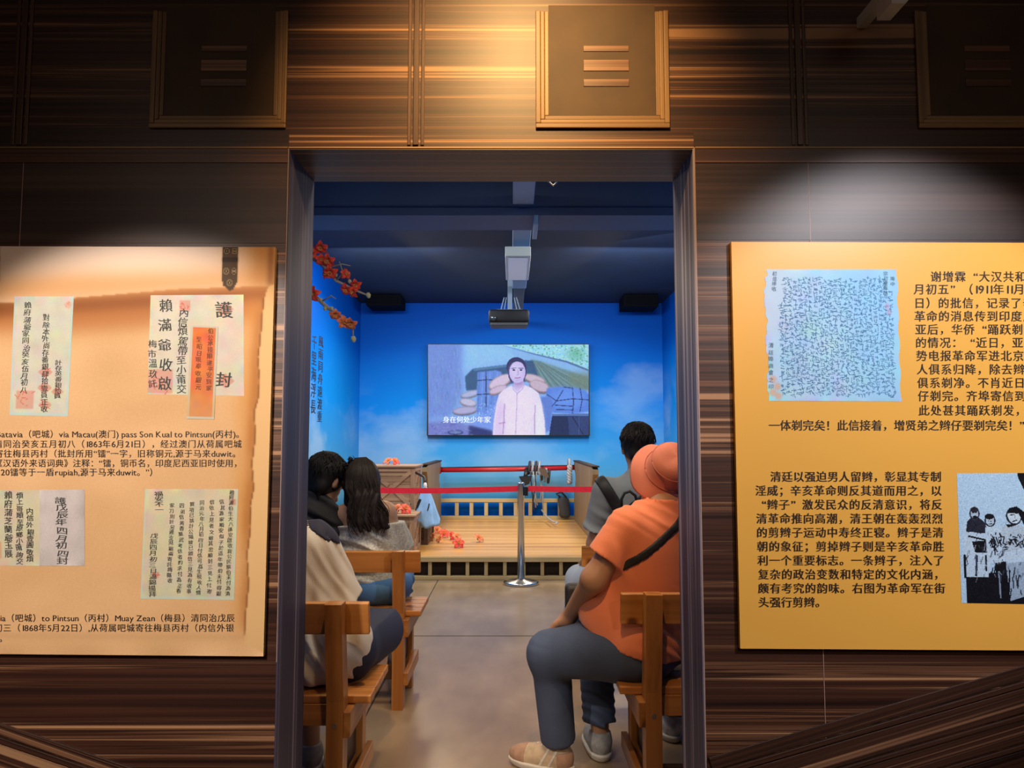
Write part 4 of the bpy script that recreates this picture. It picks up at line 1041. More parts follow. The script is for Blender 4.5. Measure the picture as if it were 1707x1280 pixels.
def flower(label, c, ax, R, seed, group, coral=False):
    o = thing('kapok_flower', label, 'flower', tuple(c), group)
    pt, s_, ca = flower_shapes(c, ax, R, seed)
    pt.build('petals', m_pet2 if coral else m_pet, o, True); s_.build('stamens', m_sta, o); ca.build('calyx', m_cal, o, True)
GF = 'fallen silk flowers on the stage'
def on_stage(u, v, h=.035):
    yc = (640 - v) / FPX; t = (SZ + h - 1.3) / (SP + yc*CP); d = t*(CP - yc*SP); return P(u, v, d)
for i, (u, v, R, l, co) in enumerate([
    (728, 884, .060, 'coral flower at the top left of the heap on the stage', True), (722, 896, .055, 'yellowish coral flower at the lower left of the heap on the stage', True),
    (740, 891, .065, 'orange-red flower in the middle of the heap on the stage', False), (752, 894, .06, 'orange-red flower right of the middle of the heap on the stage', False),
    (734, 899, .05, 'small coral flower at the front of the heap on the stage', True), (761, 896, .058, 'coral flower at the right end of the heap on the stage', True),
    (764, 907, .065, 'orange-red flower lying in front of the heap, on the stage boards', False), (797, 898, .062, 'coral flower lying alone on the stage, right of the heap', True)]):
    ax = (random.uniform(-.8, .8), -random.uniform(.3, .9), random.uniform(.4, 1))
    flower(l, on_stage(u, v, .035), ax, R, 40 + i, GF, co)
for i, (u, l) in enumerate(((652, 'leftmost red flower on the front crate'), (663, 'middle coral flower on the front crate'), (675, 'rightmost red flower on the front crate'))):
    flower(l, Vector((P(u, 850, yf + .14).x, yf + .14, zfc + .03)), (random.uniform(-.6, .6), -.7, .7), .07, 60 + i, 'silk flowers on the front crate', i == 1)
for i, (u, l) in enumerate(((648, 'left coral flower on top of the X-braced crate'), (657, 'right orange-red flower on top of the X-braced crate'))):
    flower(l, Vector((P(u, 770, yb + .2).x, yb + .2, ztop + .03)), (-.4 + .9*i, -.5, .9), .062, 70 + i, 'silk flowers on the top crate', i == 0)

# blossoming branches reaching in from behind the left edge of the doorway
tree = thing('kapok_tree', 'red-flowered silk-cotton tree branches reaching in at the upper left', 'tree', (-2.0, 5.0, 0))
D5 = 5.0
def br(pts, r0, r1):
    ps = [P(u, v, d) for u, v, d in pts]; n = len(ps)
    MB().tube(ps, [r0 + (r1 - r0)*i/(n-1) for i in range(n)], 7).build('branch', m_twig, tree, True)
MB().tube([(-2.0, 5.0, 0), (-1.98, 5.0, 1.0), (-1.99, 5.0, 1.8), (-1.95, 5.0, 2.75)], [.06, .05, .045, .03], 12).build('trunk', mat('grey_bark', (.16, .13, .11), .8, bump=(40, .6)), tree, True)
br([(370, 410, 5), (450, 415, 5), (512, 425, 5), (540, 443, 5), (560, 468, 5), (600, 487, 5), (617, 494, 5)], .022, .004)
br([(370, 470, 5), (450, 474, 5), (520, 489, 5), (545, 512, 5), (575, 532, 5), (588, 545, 5), (589, 566, 5)], .022, .004)
br([(545, 447, 5), (570, 440, 4.95), (584, 443, 4.95)], .006, .003); br([(535, 503, 5), (552, 493, 4.95), (560, 498, 4.95)], .006, .003); br([(560, 468, 5), (572, 455, 4.95), (566, 436, 4.95)], .006, .003)
FL = [(536, 411, .048, 0), (519, 423, .05, 0), (548, 433, .052, 0), (551, 452, .052, 0), (575, 457, .04, 0), (594, 473, .04, 0), (578, 481, .045, 0), (591, 487, .04, 0), (524, 490, .055, 0), (558, 523, .042, 1), (571, 537, .048, 1), (585, 538, .046, 1), (533, 432, .04, 0), (546, 458, .035, 0)]
for i, (u, v, R, co) in enumerate(FL):
    pt, s_, ca = flower_shapes(P(u, v, D5 - .03), (random.uniform(-.7, .7), -.8, random.uniform(-.7, .4)), R, 100 + i)
    f_ = pt.build('flower', m_pet2 if co else m_pet, tree, True); s_.build('stamens', m_sta, f_); ca.build('calyx', m_cal, f_, True)
for u, v, R in ((614, 492, .020), (589, 565, .022), (542, 514, .016), (553, 514, .015), (543, 411, .016), (535, 500, .015), (560, 458, .014), (583, 469, .016)):
    c = P(u, v, D5 - .01); MB().lathe([(0, -R), (R*.6, -R*.7), (R*.85, 0), (R*.55, R*.8), (0, R*1.2)], c, 12, (.3, -.3, -1)).build('bud', m_bud, tree, True)

# calligraphy painted on the left wall
XW = RX0 + .0012
def on_left(y0): return lambda u, v, kk: Vector((XW + kk*.0003, y0 + u, v))
t = Letters(lambda u, v, kk: Vector((XW + kk*.0003, u, v)))
for s_, uu, va, vb in (('千里海浮長', 523, 556, 690), ('風雨同舟遠渡重', 534, 558, 704)):
    yw = RX0 / (P(uu, 620, 1.0).x); n = len(s_); za, zb_ = P(uu, va, yw).z, P(uu, vb, yw).z; st_ = (za - zb_) / n
    for i, c in enumerate(s_):
        vs_, fs_ = glyph(c); 
        for k_ in (0, 1):
            t.mb.add([Vector((XW + k_*.0003, yw - .11 + x*.22 + (k_*2-1)*.006, za - st_*(i + .9) + y*min(.2, st_*.95))) for x, y in vs_], fs_)
o = t.build('wall_calligraphy', mat('black_wall_lettering', (.008, .012, .03), .6)); tag(o, 'two columns of black brush lettering on the left blue wall', 'lettering')

# things hung on the stage rail at the right
ro = thing('rope_bundle', 'grey and white ropes looped over the red rail, right of the steel post', 'rope', tuple(P(897, 780, 10.3)))
m_rope = mat('pale_rope', (.36, .38, .42), .8, noise=(60, .4)); m_rope2 = mat('charcoal_rope', (.04, .04, .045), .8)
c0 = P(893, 781, 10.42)
mbw, mbk = MB(), MB()
for i in range(7):
    x = c0.x - .09 + i * .045; pts = [(x + .01*math.sin(a_), 10.42 + .075*math.cos(a_), c0.z + .01 + .085*math.sin(a_) - .02*i*(i > 3)) for a_ in np.linspace(0, 2*math.pi, 15)]
    (mbw if i % 2 else mbk).tube(pts, .017, 6)
for i, (u0, u1, v1) in enumerate(((884, 890, 850), (889, 896, 842), (895, 893, 846), (899, 901, 838), (893, 888, 836), (898, 905, 852))):
    a = P(u0, 786, 10.34); b_ = P(u1, v1, 10.34); m_ = (a + b_)/2 + Vector((random.uniform(-.03, .03), 0, 0))
    (mbk if i in (0, 4) else mbw).tube([a, m_, b_], .009, 6)
mbw.tube([P(903, 850, 10.34), P(912, 862, 10.1), P(921, 869, 9.6), P(930, 871, 9.5), P(926, 873, 9.45)], .010, 6)
mbw.build('white_rope', m_rope, ro, True); mbk.build('black_rope', m_rope2, ro, True)
MB().prism([(P(896, 0, 10.28).x, P(0, 780, 10.28).z), (P(908, 0, 10.28).x, P(0, 782, 10.28).z), (P(912, 0, 10.28).x, P(0, 796, 10.28).z), (P(900, 0, 10.28).x, P(0, 792, 10.28).z)], 10.24, 10.30, 'y').build('wooden_block', mat('brown_block', (.10, .06, .035), .6), ro)
bg = thing('black_lamp', 'small black flared lamp hanging from the red rail above the steel post', 'lamp', tuple(P(876, 800, 10.3)))
u_ = lambda u, v: (P(u, v, 10.3).x, P(u, v, 10.3).z)
MB().prism([u_(865, 794), u_(887, 793), u_(882, 806), u_(875, 809), u_(870, 804)], 10.22, 10.38, 'y').build('shade', m_blk, bg)
MB().tube([P(876, 795, 10.3), P(877, 788, 10.34), P(878, 782, 10.40)], .03, 8).build('hanger', m_blk, bg, True)
rp2 = thing('rope', 'white braided rope hanging from the red rail beside the right side board', 'rope', tuple(P(950, 790, 10.36)))
mb = MB()
for s_ in (0, 1, 2):
    ps = [P(949.5 + .3*math.sin(i*.7), 776 + i*2.0, 10.36) + Vector((.022*math.cos(i*.9 + s_*2.1), .022*math.sin(i*.9 + s_*2.1), 0)) for i in range(16)]
    mb.tube(ps, .018, 6)
mb.build('braid', m_rope, rp2, True)
MB().tube([P(949.5, 775, 10.36) + Vector((0, .15*0 + .075*math.cos(a_) + .08, .075*math.sin(a_) + .0)) for a_ in np.linspace(0, 2*math.pi, 15)], .02, 6).build('loop', m_rope, rp2, True)
bb_ = thing('black_bag', 'slack black cloth bag hanging on the back railing at the right', 'bag', tuple(P(940, 862, 10.5)))
vs = []; fs = []; na = 20
for i, (v, ru, du) in enumerate(((828, 6, 0), (832, 9, 0), (840, 9, 1), (850, 8, 3), (858, 9, 4), (863, 6, 4))):
    c = P(938 + du, v, 10.52); r = ru/1250*10.5
    for j in range(na):
        a = 2*math.pi*j/na; vs.append((c.x + r*math.cos(a)*(1 + .15*math.sin(3*a + i)), 10.52 + r*.5*math.sin(a), c.z))
for i in range(5):
    for j in range(na): fs.append((i*na+j, i*na+(j+1) % na, (i+1)*na+(j+1) % na, (i+1)*na+j))
fs += [tuple(range(na)), tuple(range(5*na, 6*na))[::-1]]
MB().add(vs, fs).build('body', m_rope2, bb_, True)
MB().tube([P(934, 829, 10.5), P(928, 823, 10.5), P(936, 820, 10.55), P(944, 829, 10.5)], .014, 6).build('strap', m_blk, bb_, True)

# ------------------------------------------------------------------ people: smooth bodies grown from blended tapered limbs
F4 = np.float32
def V3(*a): return np.array(a, dtype=np.float64)
def nz(v): v = np.asarray(v, float); return v / (np.linalg.norm(v) + 1e-9)
def cone(a, b, ra, rb, cut=None, flat=None):
    a = np.asarray(a, float); b = np.asarray(b, float); ab = b - a; L2 = float(ab @ ab) + 1e-9
    def f(p):
        q = p - a.astype(F4); t = np.clip((q @ ab.astype(F4)) / F4(L2), 0, 1)
        d = q - t[:, None] * ab.astype(F4)
        r = np.sqrt((d * d).sum(1)) - (ra + (rb - ra) * t).astype(F4)
        if cut is not None: r = np.maximum(r, (p - np.asarray(cut[0], F4)) @ np.asarray(cut[1], F4))
        return r
    return f
def ell(c, r, R=None):
    c = np.asarray(c, F4); r = np.asarray(r, F4); R = np.eye(3, dtype=F4) if R is None else np.asarray(R, F4)
    def f(p):
        q = (p - c) @ R                     # R columns are the axes
        k0 = np.sqrt(((q / r) ** 2).sum(1)); k1 = np.sqrt(((q / (r * r)) ** 2).sum(1)) + 1e-6
        return k0 * (k0 - 1) / k1
    return f
def rbox(c, h, r, R=None):
    c = np.asarray(c, F4); h = np.asarray(h, F4); R = np.eye(3, dtype=F4) if R is None else np.asarray(R, F4)
    def f(p):
        q = np.abs((p - c) @ R) - (h - r)
        return np.sqrt((np.maximum(q, 0) ** 2).sum(1)) + np.minimum(q.max(1), 0) - r
    return f
def smin(a, b, k):
    h = np.clip(.5 + .5 * (b - a) / k, 0, 1); return b + (a - b) * h - k * h * (1 - h)
def union(*prims):
    def f(p):
        d = prims[0][0](p)
        for g, k in prims[1:]: d = smin(d, g(p), F4(k))
        return d
    return f
def infl(f, t): return lambda p: f(p) - F4(t)
def cutp(f, *planes):
    def g(p):
        d = f(p)
        for o, n in planes: d = np.maximum(d, (p - np.asarray(o, F4)) @ np.asarray(nz(n), F4))
        return d
    return g
def sub(f, g, k=None): return lambda p: np.maximum(f(p), -g(p))
def folds(f, amp, k, ph=0.0, ax=(.3, .2, 1)):
    ax = np.asarray(nz(ax), F4)
    def g(p):
        s = p @ ax
        w = np.sin(p[:, 0] * 13 + 1.7*np.sin(p[:, 2] * 9 + ph) + ph) + np.sin(p[:, 1] * 11 + 1.3*np.sin(p[:, 0] * 8) + ph) + .7*np.sin(p[:, 2] * 17 + ph * 2)
        m = np.clip(np.sin(p[:, 0] * 9 + p[:, 1] * 7 + ph) + np.sin(p[:, 2] * 11 - p[:, 0] * 6 + 2*ph), 0, 2) * .6
        r = np.sin(s * k * 1.9 + 1.5 * w); r = r * np.abs(r) ** .3
        return f(p) - 2.3 * amp * m * r - amp * .7 * np.sin(s * k * 3.3 + w * 2.0 + ph) * m
    return g
def sdf_mesh(name, f, lo, hi, h):
    lo = np.asarray(lo, float); hi = np.asarray(hi, float); B = 8
    nb = np.ceil((hi - lo) / (h * B)).astype(int); n = nb * B
    bc = np.stack(np.meshgrid(*[lo[i] + (np.arange(nb[i]) * B + B/2 - .5) * h for i in range(3)], indexing='ij'), -1).reshape(-1, 3).astype(F4)
    dc = f(bc); act = np.abs(dc) < h * B * .9 + .03
    D = np.repeat(np.repeat(np.repeat(np.sign(dc).reshape(nb), B, 0), B, 1), B, 2).astype(F4)
    ids = np.argwhere(act.reshape(nb)); off = np.stack(np.meshgrid(*[np.arange(B)] * 3, indexing='ij'), -1).reshape(-1, 3)
    for s in range(0, len(ids), 400):
        I = (ids[s:s+400, None, :] * B + off[None]).reshape(-1, 3)
        D[I[:, 0], I[:, 1], I[:, 2]] = f((lo + I * h).astype(F4))
    ins = D < 0
    c = sum(ins[i:n[0]-1+i, j:n[1]-1+j, k:n[2]-1+k].astype(np.int8) for i in (0, 1) for j in (0, 1) for k in (0, 1))
    cells = np.argwhere((c > 0) & (c < 8)); vid = np.full(c.shape, -1, np.int64); vid[tuple(cells.T)] = np.arange(len(cells))
    acc = np.zeros((len(cells), 3)); cnt = np.zeros(len(cells))
    for ax in range(3):
        o1, o2 = [a for a in range(3) if a != ax]
        for a in (0, 1):
            for b in (0, 1):
                p0 = cells.copy(); p0[:, o1] += a; p0[:, o2] += b; p1 = p0.copy(); p1[:, ax] += 1
                d0 = D[tuple(p0.T)]; d1 = D[tuple(p1.T)]; m = (d0 < 0) != (d1 < 0)
                t = np.where(m, d0 / np.where(m, d0 - d1, 1), 0); q = p0.astype(float); q[:, ax] += t
                acc[m] += q[m]; cnt[m] += 1
    V = lo + acc / np.maximum(cnt, 1)[:, None] * h
    Fs = []
    for ax in range(3):
        o1, o2 = (ax + 1) % 3, (ax + 2) % 3
        sl0 = [slice(None)] * 3; sl1 = [slice(None)] * 3; sl0[ax] = slice(0, -1); sl1[ax] = slice(1, None)
        e = np.argwhere(ins[tuple(sl0)] != ins[tuple(sl1)])
        e = e[(e[:, o1] > 0) & (e[:, o2] > 0) & (e[:, o1] < c.shape[o1]) & (e[:, o2] < c.shape[o2])]
        def g(a, b): q = e.copy(); q[:, o1] -= a; q[:, o2] -= b; return vid[tuple(q.T)]
        Q = np.stack([g(1, 1), g(0, 1), g(0, 0), g(1, 0)], 1); fl = ~ins[tuple(e.T)]
        Q[fl] = Q[fl][:, ::-1]; Fs.append(Q)
    Q = np.concatenate(Fs); Q = Q[(Q >= 0).all(1)]
    me = np_mesh(name, V, Q); return me
def grow(name, f, lo, hi, h, material, parent):
    return link(name, sdf_mesh(name, f, lo, hi, h), material, parent, True)

m_skin = mat('skin_tan', (.40, .215, .125), .5, noise=(9, .08))
m_skin2 = mat('skin_warm', (.50, .29, .18), .5, noise=(9, .08))
m_hair = streaks('black_hair', [(.3, (.004, .0035, .004)), (.6, (.012, .010, .011)), (.8, (.03, .026, .028))], 'z', 240, 60, 8, .55, bump=.5, spec=.25)
m_hairb = streaks('dark_brown_hair', [(.3, (.008, .005, .004)), (.6, (.026, .017, .013)), (.8, (.06, .038, .028))], 'z', 240, 60, 8, .55, bump=.5, spec=.25)
m_eye = mat('dark_eye', (.02, .015, .012), .15)

class Fig:
    def __init__(s, **k): s.__dict__.update({a: (np.asarray(b, float) if not np.isscalar(b) else b) for a, b in k.items()})
    def frame(s):
        x = nz(s.shR - s.shL); z = s.neck - s.pel; z = nz(z - x * (z @ x)); return np.stack([x, np.cross(z, x), z], 1)
    def torso(s, t=0.0, belly=0.0):
        R = s.frame(); g = s.g; ch = s.pel * .38 + s.neck * .62; wst = s.pel * .7 + s.neck * .3
        hx = nz(s.hipR - s.hipL); Rh = np.stack([hx, np.cross(V3(0, 0, 1), hx), V3(0, 0, 1)], 1)
        pr = [(ell(s.pel, (.165*g + t, .125*g + t, .125 + t), Rh), 0), (ell(wst + R[:, 1] * belly * .4, (.135*g + t, .11*g + belly*.5 + t, .17 + t), R), .09),
              (ell(ch, (.155*g + t, .11*g + t, .175 + t), R), .08), (cone(s.shL, s.shR, .054 + t, .054 + t), .07),
              (cone(s.neck - R[:, 2] * .05, s.neck + R[:, 2] * .01, .075 + t, .058 + t*.3), .07)]
        return pr
    def arm(s, S_, t=0.0, end=None):
        sh, el, wr = (s.shL, s.elL, s.wrL) if S_ == 'L' else (s.shR, s.elR, s.wrR)
        if end is None: return [(cone(sh, el, .05*s.ga + t, .040*s.ga + t), .05), (cone(el, wr, .040*s.ga + t, .027*s.ga + t), .03)]
        if end <= 1:
            e = sh + (el - sh) * end; n = nz(el - sh); return [(cone(sh, e + n*.05, .052*s.ga + t, .047*s.ga + t*1.4, cut=(e, n)), .02)]
        e = el + (wr - el) * (end - 1); n = nz(wr - el); return [(cone(sh, el, .05*s.ga + t, .042*s.ga + t), .05), (cone(el, e + n*.04, .042*s.ga + t, .034*s.ga + t, cut=(e, n)), .03)]
    def leg(s, S_, t=0.0, end=None):
        hp, kn, an = (s.hipL, s.knL, s.anL) if S_ == 'L' else (s.hipR, s.knR, s.anR); g = s.gl
        th = (cone(hp, kn, .088*g + t, .060*g + t), .06)
        calf = kn + (an - kn) * .35
        if end is None: return [th, (cone(kn, calf, .056*g + t, .056*g + t), .04), (cone(calf, an, .055*g + t, .036 + t), .04)]
        if end < 1: e = hp + (kn - hp) * end; n = nz(kn - hp); return [(cone(hp, e + n*.06, .092*g + t, .078*g + t, cut=(e, n)), .06)]
        e = kn + (an - kn) * (end - 1); n = nz(an - kn); return [(cone(hp, kn, .09*g + t, .064*g + t), .06), (cone(kn, e + n*.04, .062*g + t, .052*g + t*1.25, cut=(e, n)), .04)]
    def head_(s):
        u, f = nz(s.up), nz(s.face); f = nz(f - u * (f @ u)); x = np.cross(f, u); R = np.stack([x, f, u], 1); s.RH = R; c = s.head
        at = lambda a, b, d: c + x*a + f*b + u*d
        s.at = at
        pr = [(ell(at(0, -.008, .02), (.073, .092, .095), R), .0), (ell(at(0, .028, -.045), (.055, .060, .070), R), .04), (cone(at(0, .083, .005), at(0, .106, -.028), .010, .014), .018),
              (ell(at(0, .082, -.062), (.026, .012, .011), R), .012), (ell(at(0, .078, -.100), (.024, .02, .016), R), .02),
              (ell(at(.078, -.008, -.012), (.012, .022, .034), R), .012), (ell(at(-.078, -.008, -.012), (.012, .022, .034), R), .012)]
        return pr
    def eyes_out(s, f):
        a = s.at; e1, e2 = ell(a(.031, .092, .004), (.019, .012, .011), s.RH), ell(a(-.031, .092, .004), (.019, .012, .011), s.RH)
        return lambda p: np.maximum(np.maximum(f(p), -e1(p)), -e2(p))
    def hand(s, S_, h, n, curl=.5, spread=1.0):
        wr = s.wrL if S_ == 'L' else s.wrR; h = nz(h); n = nz(n - h * (n @ h)); sd = np.cross(h, n) * (1 if S_ == 'L' else -1)   # towards the thumb
        R = np.stack([h, sd, n], 1)
        pr = [(ell(wr + h*.050, (.052, .040, .017), R), .02), (cone(wr - h*.01, wr + h*.03, .024, .022), .02)]
        for i, L_ in enumerate((.070, .078, .073, .056)):
            o = (.029 - .0195 * i) * spread; b0 = wr + h*(.088 - .006*abs(i - 1)) + sd*o
            d1 = nz(h*math.cos(curl*.5) - n*math.sin(curl*.5) + sd*o*1.2); d2 = nz(h*math.cos(curl*1.3) - n*math.sin(curl*1.3) + sd*o*.6); d3 = nz(h*math.cos(curl*2) - n*math.sin(curl*2))
            b1 = b0 + d1*L_*.48; b2 = b1 + d2*L_*.30; b3 = b2 + d3*L_*.24
            pr += [(cone(b0 - h*.02, b1, .0098, .0088), .008), (cone(b1, b2, .0088, .0080), .004), (cone(b2, b3, .0080, .0070), .004)]
        t0 = wr + h*.022 + sd*.026; t1 = t0 + nz(h*.75 + sd*.6 - n*.25)*.042; t2 = t1 + nz(h*.95 + sd*.2 - n*.25)*.030
        pr += [(cone(t0, t1, .013, .0105), .012), (cone(t1, t2, .0105, .008), .005)]
        return pr
    def body(s, hands):
        hd = s.head_()
        pr = s.torso(-.012)
        nk = [(cone(s.neck - nz(s.head - s.neck)*.03, s.head - nz(s.up)*.03, .056, .050), .04)]
        pr = pr + nk + [(hd[0][0], .03)] + hd[1:] + s.arm('L') + s.arm('R') + s.leg('L') + s.leg('R')
        for S_, a in zip('LR', hands): pr += s.hand(S_, *a)
        return s.eyes_out(union(*pr))
    def bounds(s, pad=.24):
        P_ = np.array([v for k, v in s.__dict__.items() if isinstance(v, np.ndarray) and v.shape == (3,) and k not in ('up', 'face')])
        return P_.min(0) - pad, P_.max(0) + pad
def skull(s, t, dz=0.0): return ell(s.at(0, -.012, .022 + dz), (.075 + t, .094 + t, .097 + t), s.RH)
def shoe(o, name, an, d, m_up, m_sole, L=.27, tilt=0.0, lace=None):
    """sneaker with its sole and laces; an = ankle, d = toe direction"""
    d = nz(V3(d[0], d[1], 0)); sd = np.cross(V3(0, 0, 1), d); R = np.stack([d, sd, V3(0, 0, 1)], 1)
    hl = V3(an[0], an[1], 0) - d*.045
    ball = hl + d*L*.68
    up = union((ell(hl + d*.06 + V3(0, 0, .052), (.072, .040, .05), R), 0), (ell(ball + V3(0, 0, .042), (.095, .047, .042), R), .05),
               (cone(V3(an[0], an[1], .07), V3(an[0], an[1], .098), .046, .042), .03), (cone(hl + d*.05 + V3(0, 0, .085), ball + V3(0, 0, .055), .030, .026), .03))
    upc = cutp(up, (V3(0, 0, .024), (0, 0, -1)), (V3(0, 0, .108), (0, 0, 1)))
    lo = hl - V3(.16, .16, .02); hi = hl + d*L*.5 + V3(.2, .2, .13); lo = np.minimum(hl, hl + d*L) - .09; hi = np.maximum(hl, hl + d*L) + .09; lo[2] = -.02; hi[2] = .14
    so = cutp(infl(union((ell(hl + d*.055 + V3(0, 0, .04), (.073, .040, .06), R), 0), (ell(ball + V3(0, 0, .04), (.10, .047, .06), R), .05), (cone(hl + d*.05 + V3(0, 0, .04), ball + V3(0, 0, .04), .034, .036), .04)), .005), (V3(0, 0, .001), (0, 0, -1)), (V3(0, 0, .030), (0, 0, 1)))
    u_ = grow('shoe', upc, lo, hi, .005, m_up, o); u_['label'] = name
    link('sole', sdf_mesh('sole', so, lo, hi, .005), m_sole, u_, True)
    if lace is not None:
        m_pn = mat('sneaker_panel', (.40, .24, .16), .7, noise=(40, .15))
        link('heel_counter', sdf_mesh('heel_counter', cutp(infl(upc, .003), (hl + d*.035, d), (V3(0, 0, .088), (0, 0, 1))), lo, hi, .004), m_pn, u_, True)
        e1 = nz(d + V3(0, 0, .55)); st_ = lambda p: np.maximum(infl(upc, .003)(p), np.abs(np.abs((p - (hl + d*.105).astype(F4)) @ e1.astype(F4)) - F4(.016)) - F4(.0055))
        link('side_stripes', sdf_mesh('side_stripes', st_, lo, hi, .004), m_solew, u_, True)
        link('toe_cap', sdf_mesh('toe_cap', cutp(infl(upc, .0028), (hl + d*L*.74, -d)), lo, hi, .004), m_pn, u_, True)
        mb = MB()
        for i in range(4):
            c = hl + d*(.085 + i*.024) + V3(0, 0, .112 - i*.009); mb.tube([c - sd*.024 - V3(0, 0, .006), c + V3(0, 0, .004), c + sd*.024 - V3(0, 0, .006)], .0035, 5)
        mb.build('laces', lace, u_, True)
    return u_
def strands(name, starts, step, r, material, parent, rad=.0022):
    mb = MB()
    for i, (p, pts) in enumerate(starts): mb.tube(pts, [rad * (1 - .75 * j / (len(pts) - 1)) for j in range(len(pts))], 4, False)
    return mb.build(name, material, parent, True)
def scalp(fig, par, t, n, th1, material, lift):
    """short locks combed from the crown down the back and sides of the head"""
    mb = MB(); rg = random.Random(n)
    for i in range(n):
        ph = rg.uniform(-2.15, 2.15); t0 = rg.uniform(.05, 1.0); t1 = min(th1, t0 + rg.uniform(.5, .9)) + rg.uniform(-.1, .12); pts = []
        if abs(ph) > 1.5: t1 = min(t1, 1.45)
        for j in range(6):
            th = t0 + (t1 - t0) * j / 5; k = 1.0 + (.004 + lift * (j / 5) ** 2 * rg.uniform(.2, 1)) / .1; w = ph + .10 * math.sin(j + i)
            pts.append(fig.at((.075 + t) * k * math.sin(th) * math.sin(w), -.012 - (.094 + t) * k * math.sin(th) * math.cos(w), .022 + (.097 + t) * k * math.cos(th)))
        mb.tube(pts, [.0030, .0034, .0034, .0028, .002, .0006], 4, False)
    return mb.build('locks', material, par, True)
def PA(u, v, d): return np.array(P(u, v, d)[:])
def eyes(fig, o, parent):
    for sg in (1, -1): MB().lathe([(0, -.010), (.008, -.005), (.0095, 0), (.008, .005), (0, .010)], fig.at(.031*sg, .080, .004), 10).build('eye', m_eye, parent, True)

# ---- the woman in orange on the near right bench
E_ = Fig(g=1.06, ga=1.08, gl=1.03, pel=(.475, 2.835, .565), neck=PA(1104, 842, 2.80), head=PA(1116, 797, 2.85), up=(.10, -.12, .98), face=(-.72, .62, -.05),
         shL=PA(1047, 880, 2.74), shR=PA(1150, 870, 2.98), elL=PA(990, 965, 2.74), wrL=PA(950, 1026, 2.985), elR=(.66, 3.12, .74), wrR=(.42, 3.22, .60),
         hipL=(.40, 2.80, .555), hipR=(.50, 2.98, .555), knL=(.148, 2.985, .478), anL=(.185, 3.07, .10), knR=(.345, 3.25, .50), anR=(.365, 3.205, .10))
eo = thing('person', 'person in an orange T-shirt and coral bucket hat sitting sideways on the near right bench', 'person', (.45, 2.85, 0))
lo, hi = E_.bounds()
fb = E_.body(((PA(912, 1056, 3.05) - E_.wrL, V3(-.1, .2, .95), .55), (V3(-.8, .2, -.1), V3(0, 0, 1), .5)))
grow('body', fb, lo, hi, .0065, m_skin, eo); eyes(E_, eo, eo)
m_or = mat('orange_cotton', (.80, .235, .105), .75, noise=(5, .06), bump=(220, .15), sheen=.2)
Rf = E_.frame()
bel = union(*(E_.torso(.018, .07)))
side = ell(PA(1008, 1018, 2.88), (.095, .12, .11)); hipc = ell(PA(1075, 1055, 2.78), (.115, .105, .135))
tor = lambda p: smin(smin(bel(p), side(p), F4(.10)), hipc(p), F4(.08))
slv = union(*E_.arm('L', .020, .62)); slv2 = union(*E_.arm('R', .020, .62))
shf = lambda p: smin(smin(tor(p), slv(p), F4(.016)), slv2(p), F4(.03))
h0, h1 = PA(955, 1036, 2.84), PA(1112, 1094, 2.74); hn = nz(np.cross(h1 - h0, V3(.45, .9, .05))); hn = hn if hn[2] < 0 else -hn
nk = ell(E_.neck + V3(0, 0, .045), (.072, .072, .05))
shirtE = cutp(folds(folds(shf, .0055, 40, .4, (.75, .1, .55)), .0016, 85, 2.4, (.5, .1, .85)), (h0, hn))
grow('shirt', sub(shirtE, nk), lo, hi, .0065, m_or, eo)
m_je = mat('blue_grey_denim', (.055, .080, .145), .8, noise=(7, .18), bump=(260, .25))
legs = union((ell(E_.pel + V3(-.01, .0, -.01), (.172, .155, .125)), 0), *[(f, k) for f, k in E_.leg('L', .012, 1.93)], *[(f, k) for f, k in E_.leg('R', .010, 1.9)], (cone(E_.hipL + V3(.04, -.03, .01), E_.knL, .110, .066), .06))
trouE = cutp(folds(folds(legs, .0055, 44, 2.0, (.6, .3, .7)), .0012, 90, 1., (.3, .3, .9)), (V3(0, 0, .66), (0, 0, 1)))
grow('trousers', trouE, lo, hi, .0065, m_je, eo)
m_beige = mat('beige_suede', (.50, .38, .25), .7, noise=(40, .15)); m_solew = mat('off_white_rubber', (.62, .58, .50), .6)
shoe(eo, 'beige sneaker pointing left', E_.anL, (-.88, .42, 0), m_beige, m_solew, .238, lace=mat('white_cord', (.75, .75, .78), .7))
m_grsh = mat('pale_grey_mesh', (.36, .36, .35), .7, noise=(60, .2))
shoe(eo, 'grey sneaker seen from the heel', E_.anR, (-.08, 1, 0), m_grsh, m_solew, .255)
hairE = sub(union((skull(E_, .012), 0), (cone(E_.at(0, -.07, -.02), E_.at(.01, -.085, -.12), .055, .035), .04)), ell(E_.at(0, .10, -.03), (.09, .085, .11), E_.RH))
grow('hair', hairE, E_.head - .22, E_.head + .2, .006, m_hairb, eo)
ax = nz(V3(.12, -.84, .50)); hc = PA(1115, 783, 2.80)
prof = [(.0, .104), (.03, .103), (.058, .098), (.075, .085), (.084, .065), (.091, .03), (.096, .0), (.112, -.012), (.130, -.026), (.142, -.040), (.145, -.046), (.141, -.046), (.128, -.032), (.110, -.018), (.094, -.006), (.089, .02), (.080, .06), (.06, .09), (0, .099)]
hm = MB().lathe([(r_*.94, z_*.96) for r_, z_ in prof], hc, 56, ax).mesh('hat')
for v in hm.vertices:
    q = np.array(v.co[:]) - hc; rr_ = q - ax*(q @ ax); an_ = math.atan2(rr_ @ V3(0, 0, 1), rr_[0]); r_ = np.linalg.norm(rr_)
    if r_ > .1: v.co += Vector(ax * (.014*math.sin(an_*3 + .6) + .006*math.sin(an_*7)) * (r_ - .1) / .045)
    else: v.co += Vector(ax * .005*math.sin(an_*2 + q @ ax * 40))
m_hat = mat('coral_twill', (.66, .225, .155), .8, noise=(6, .06), bump=(300, .2))
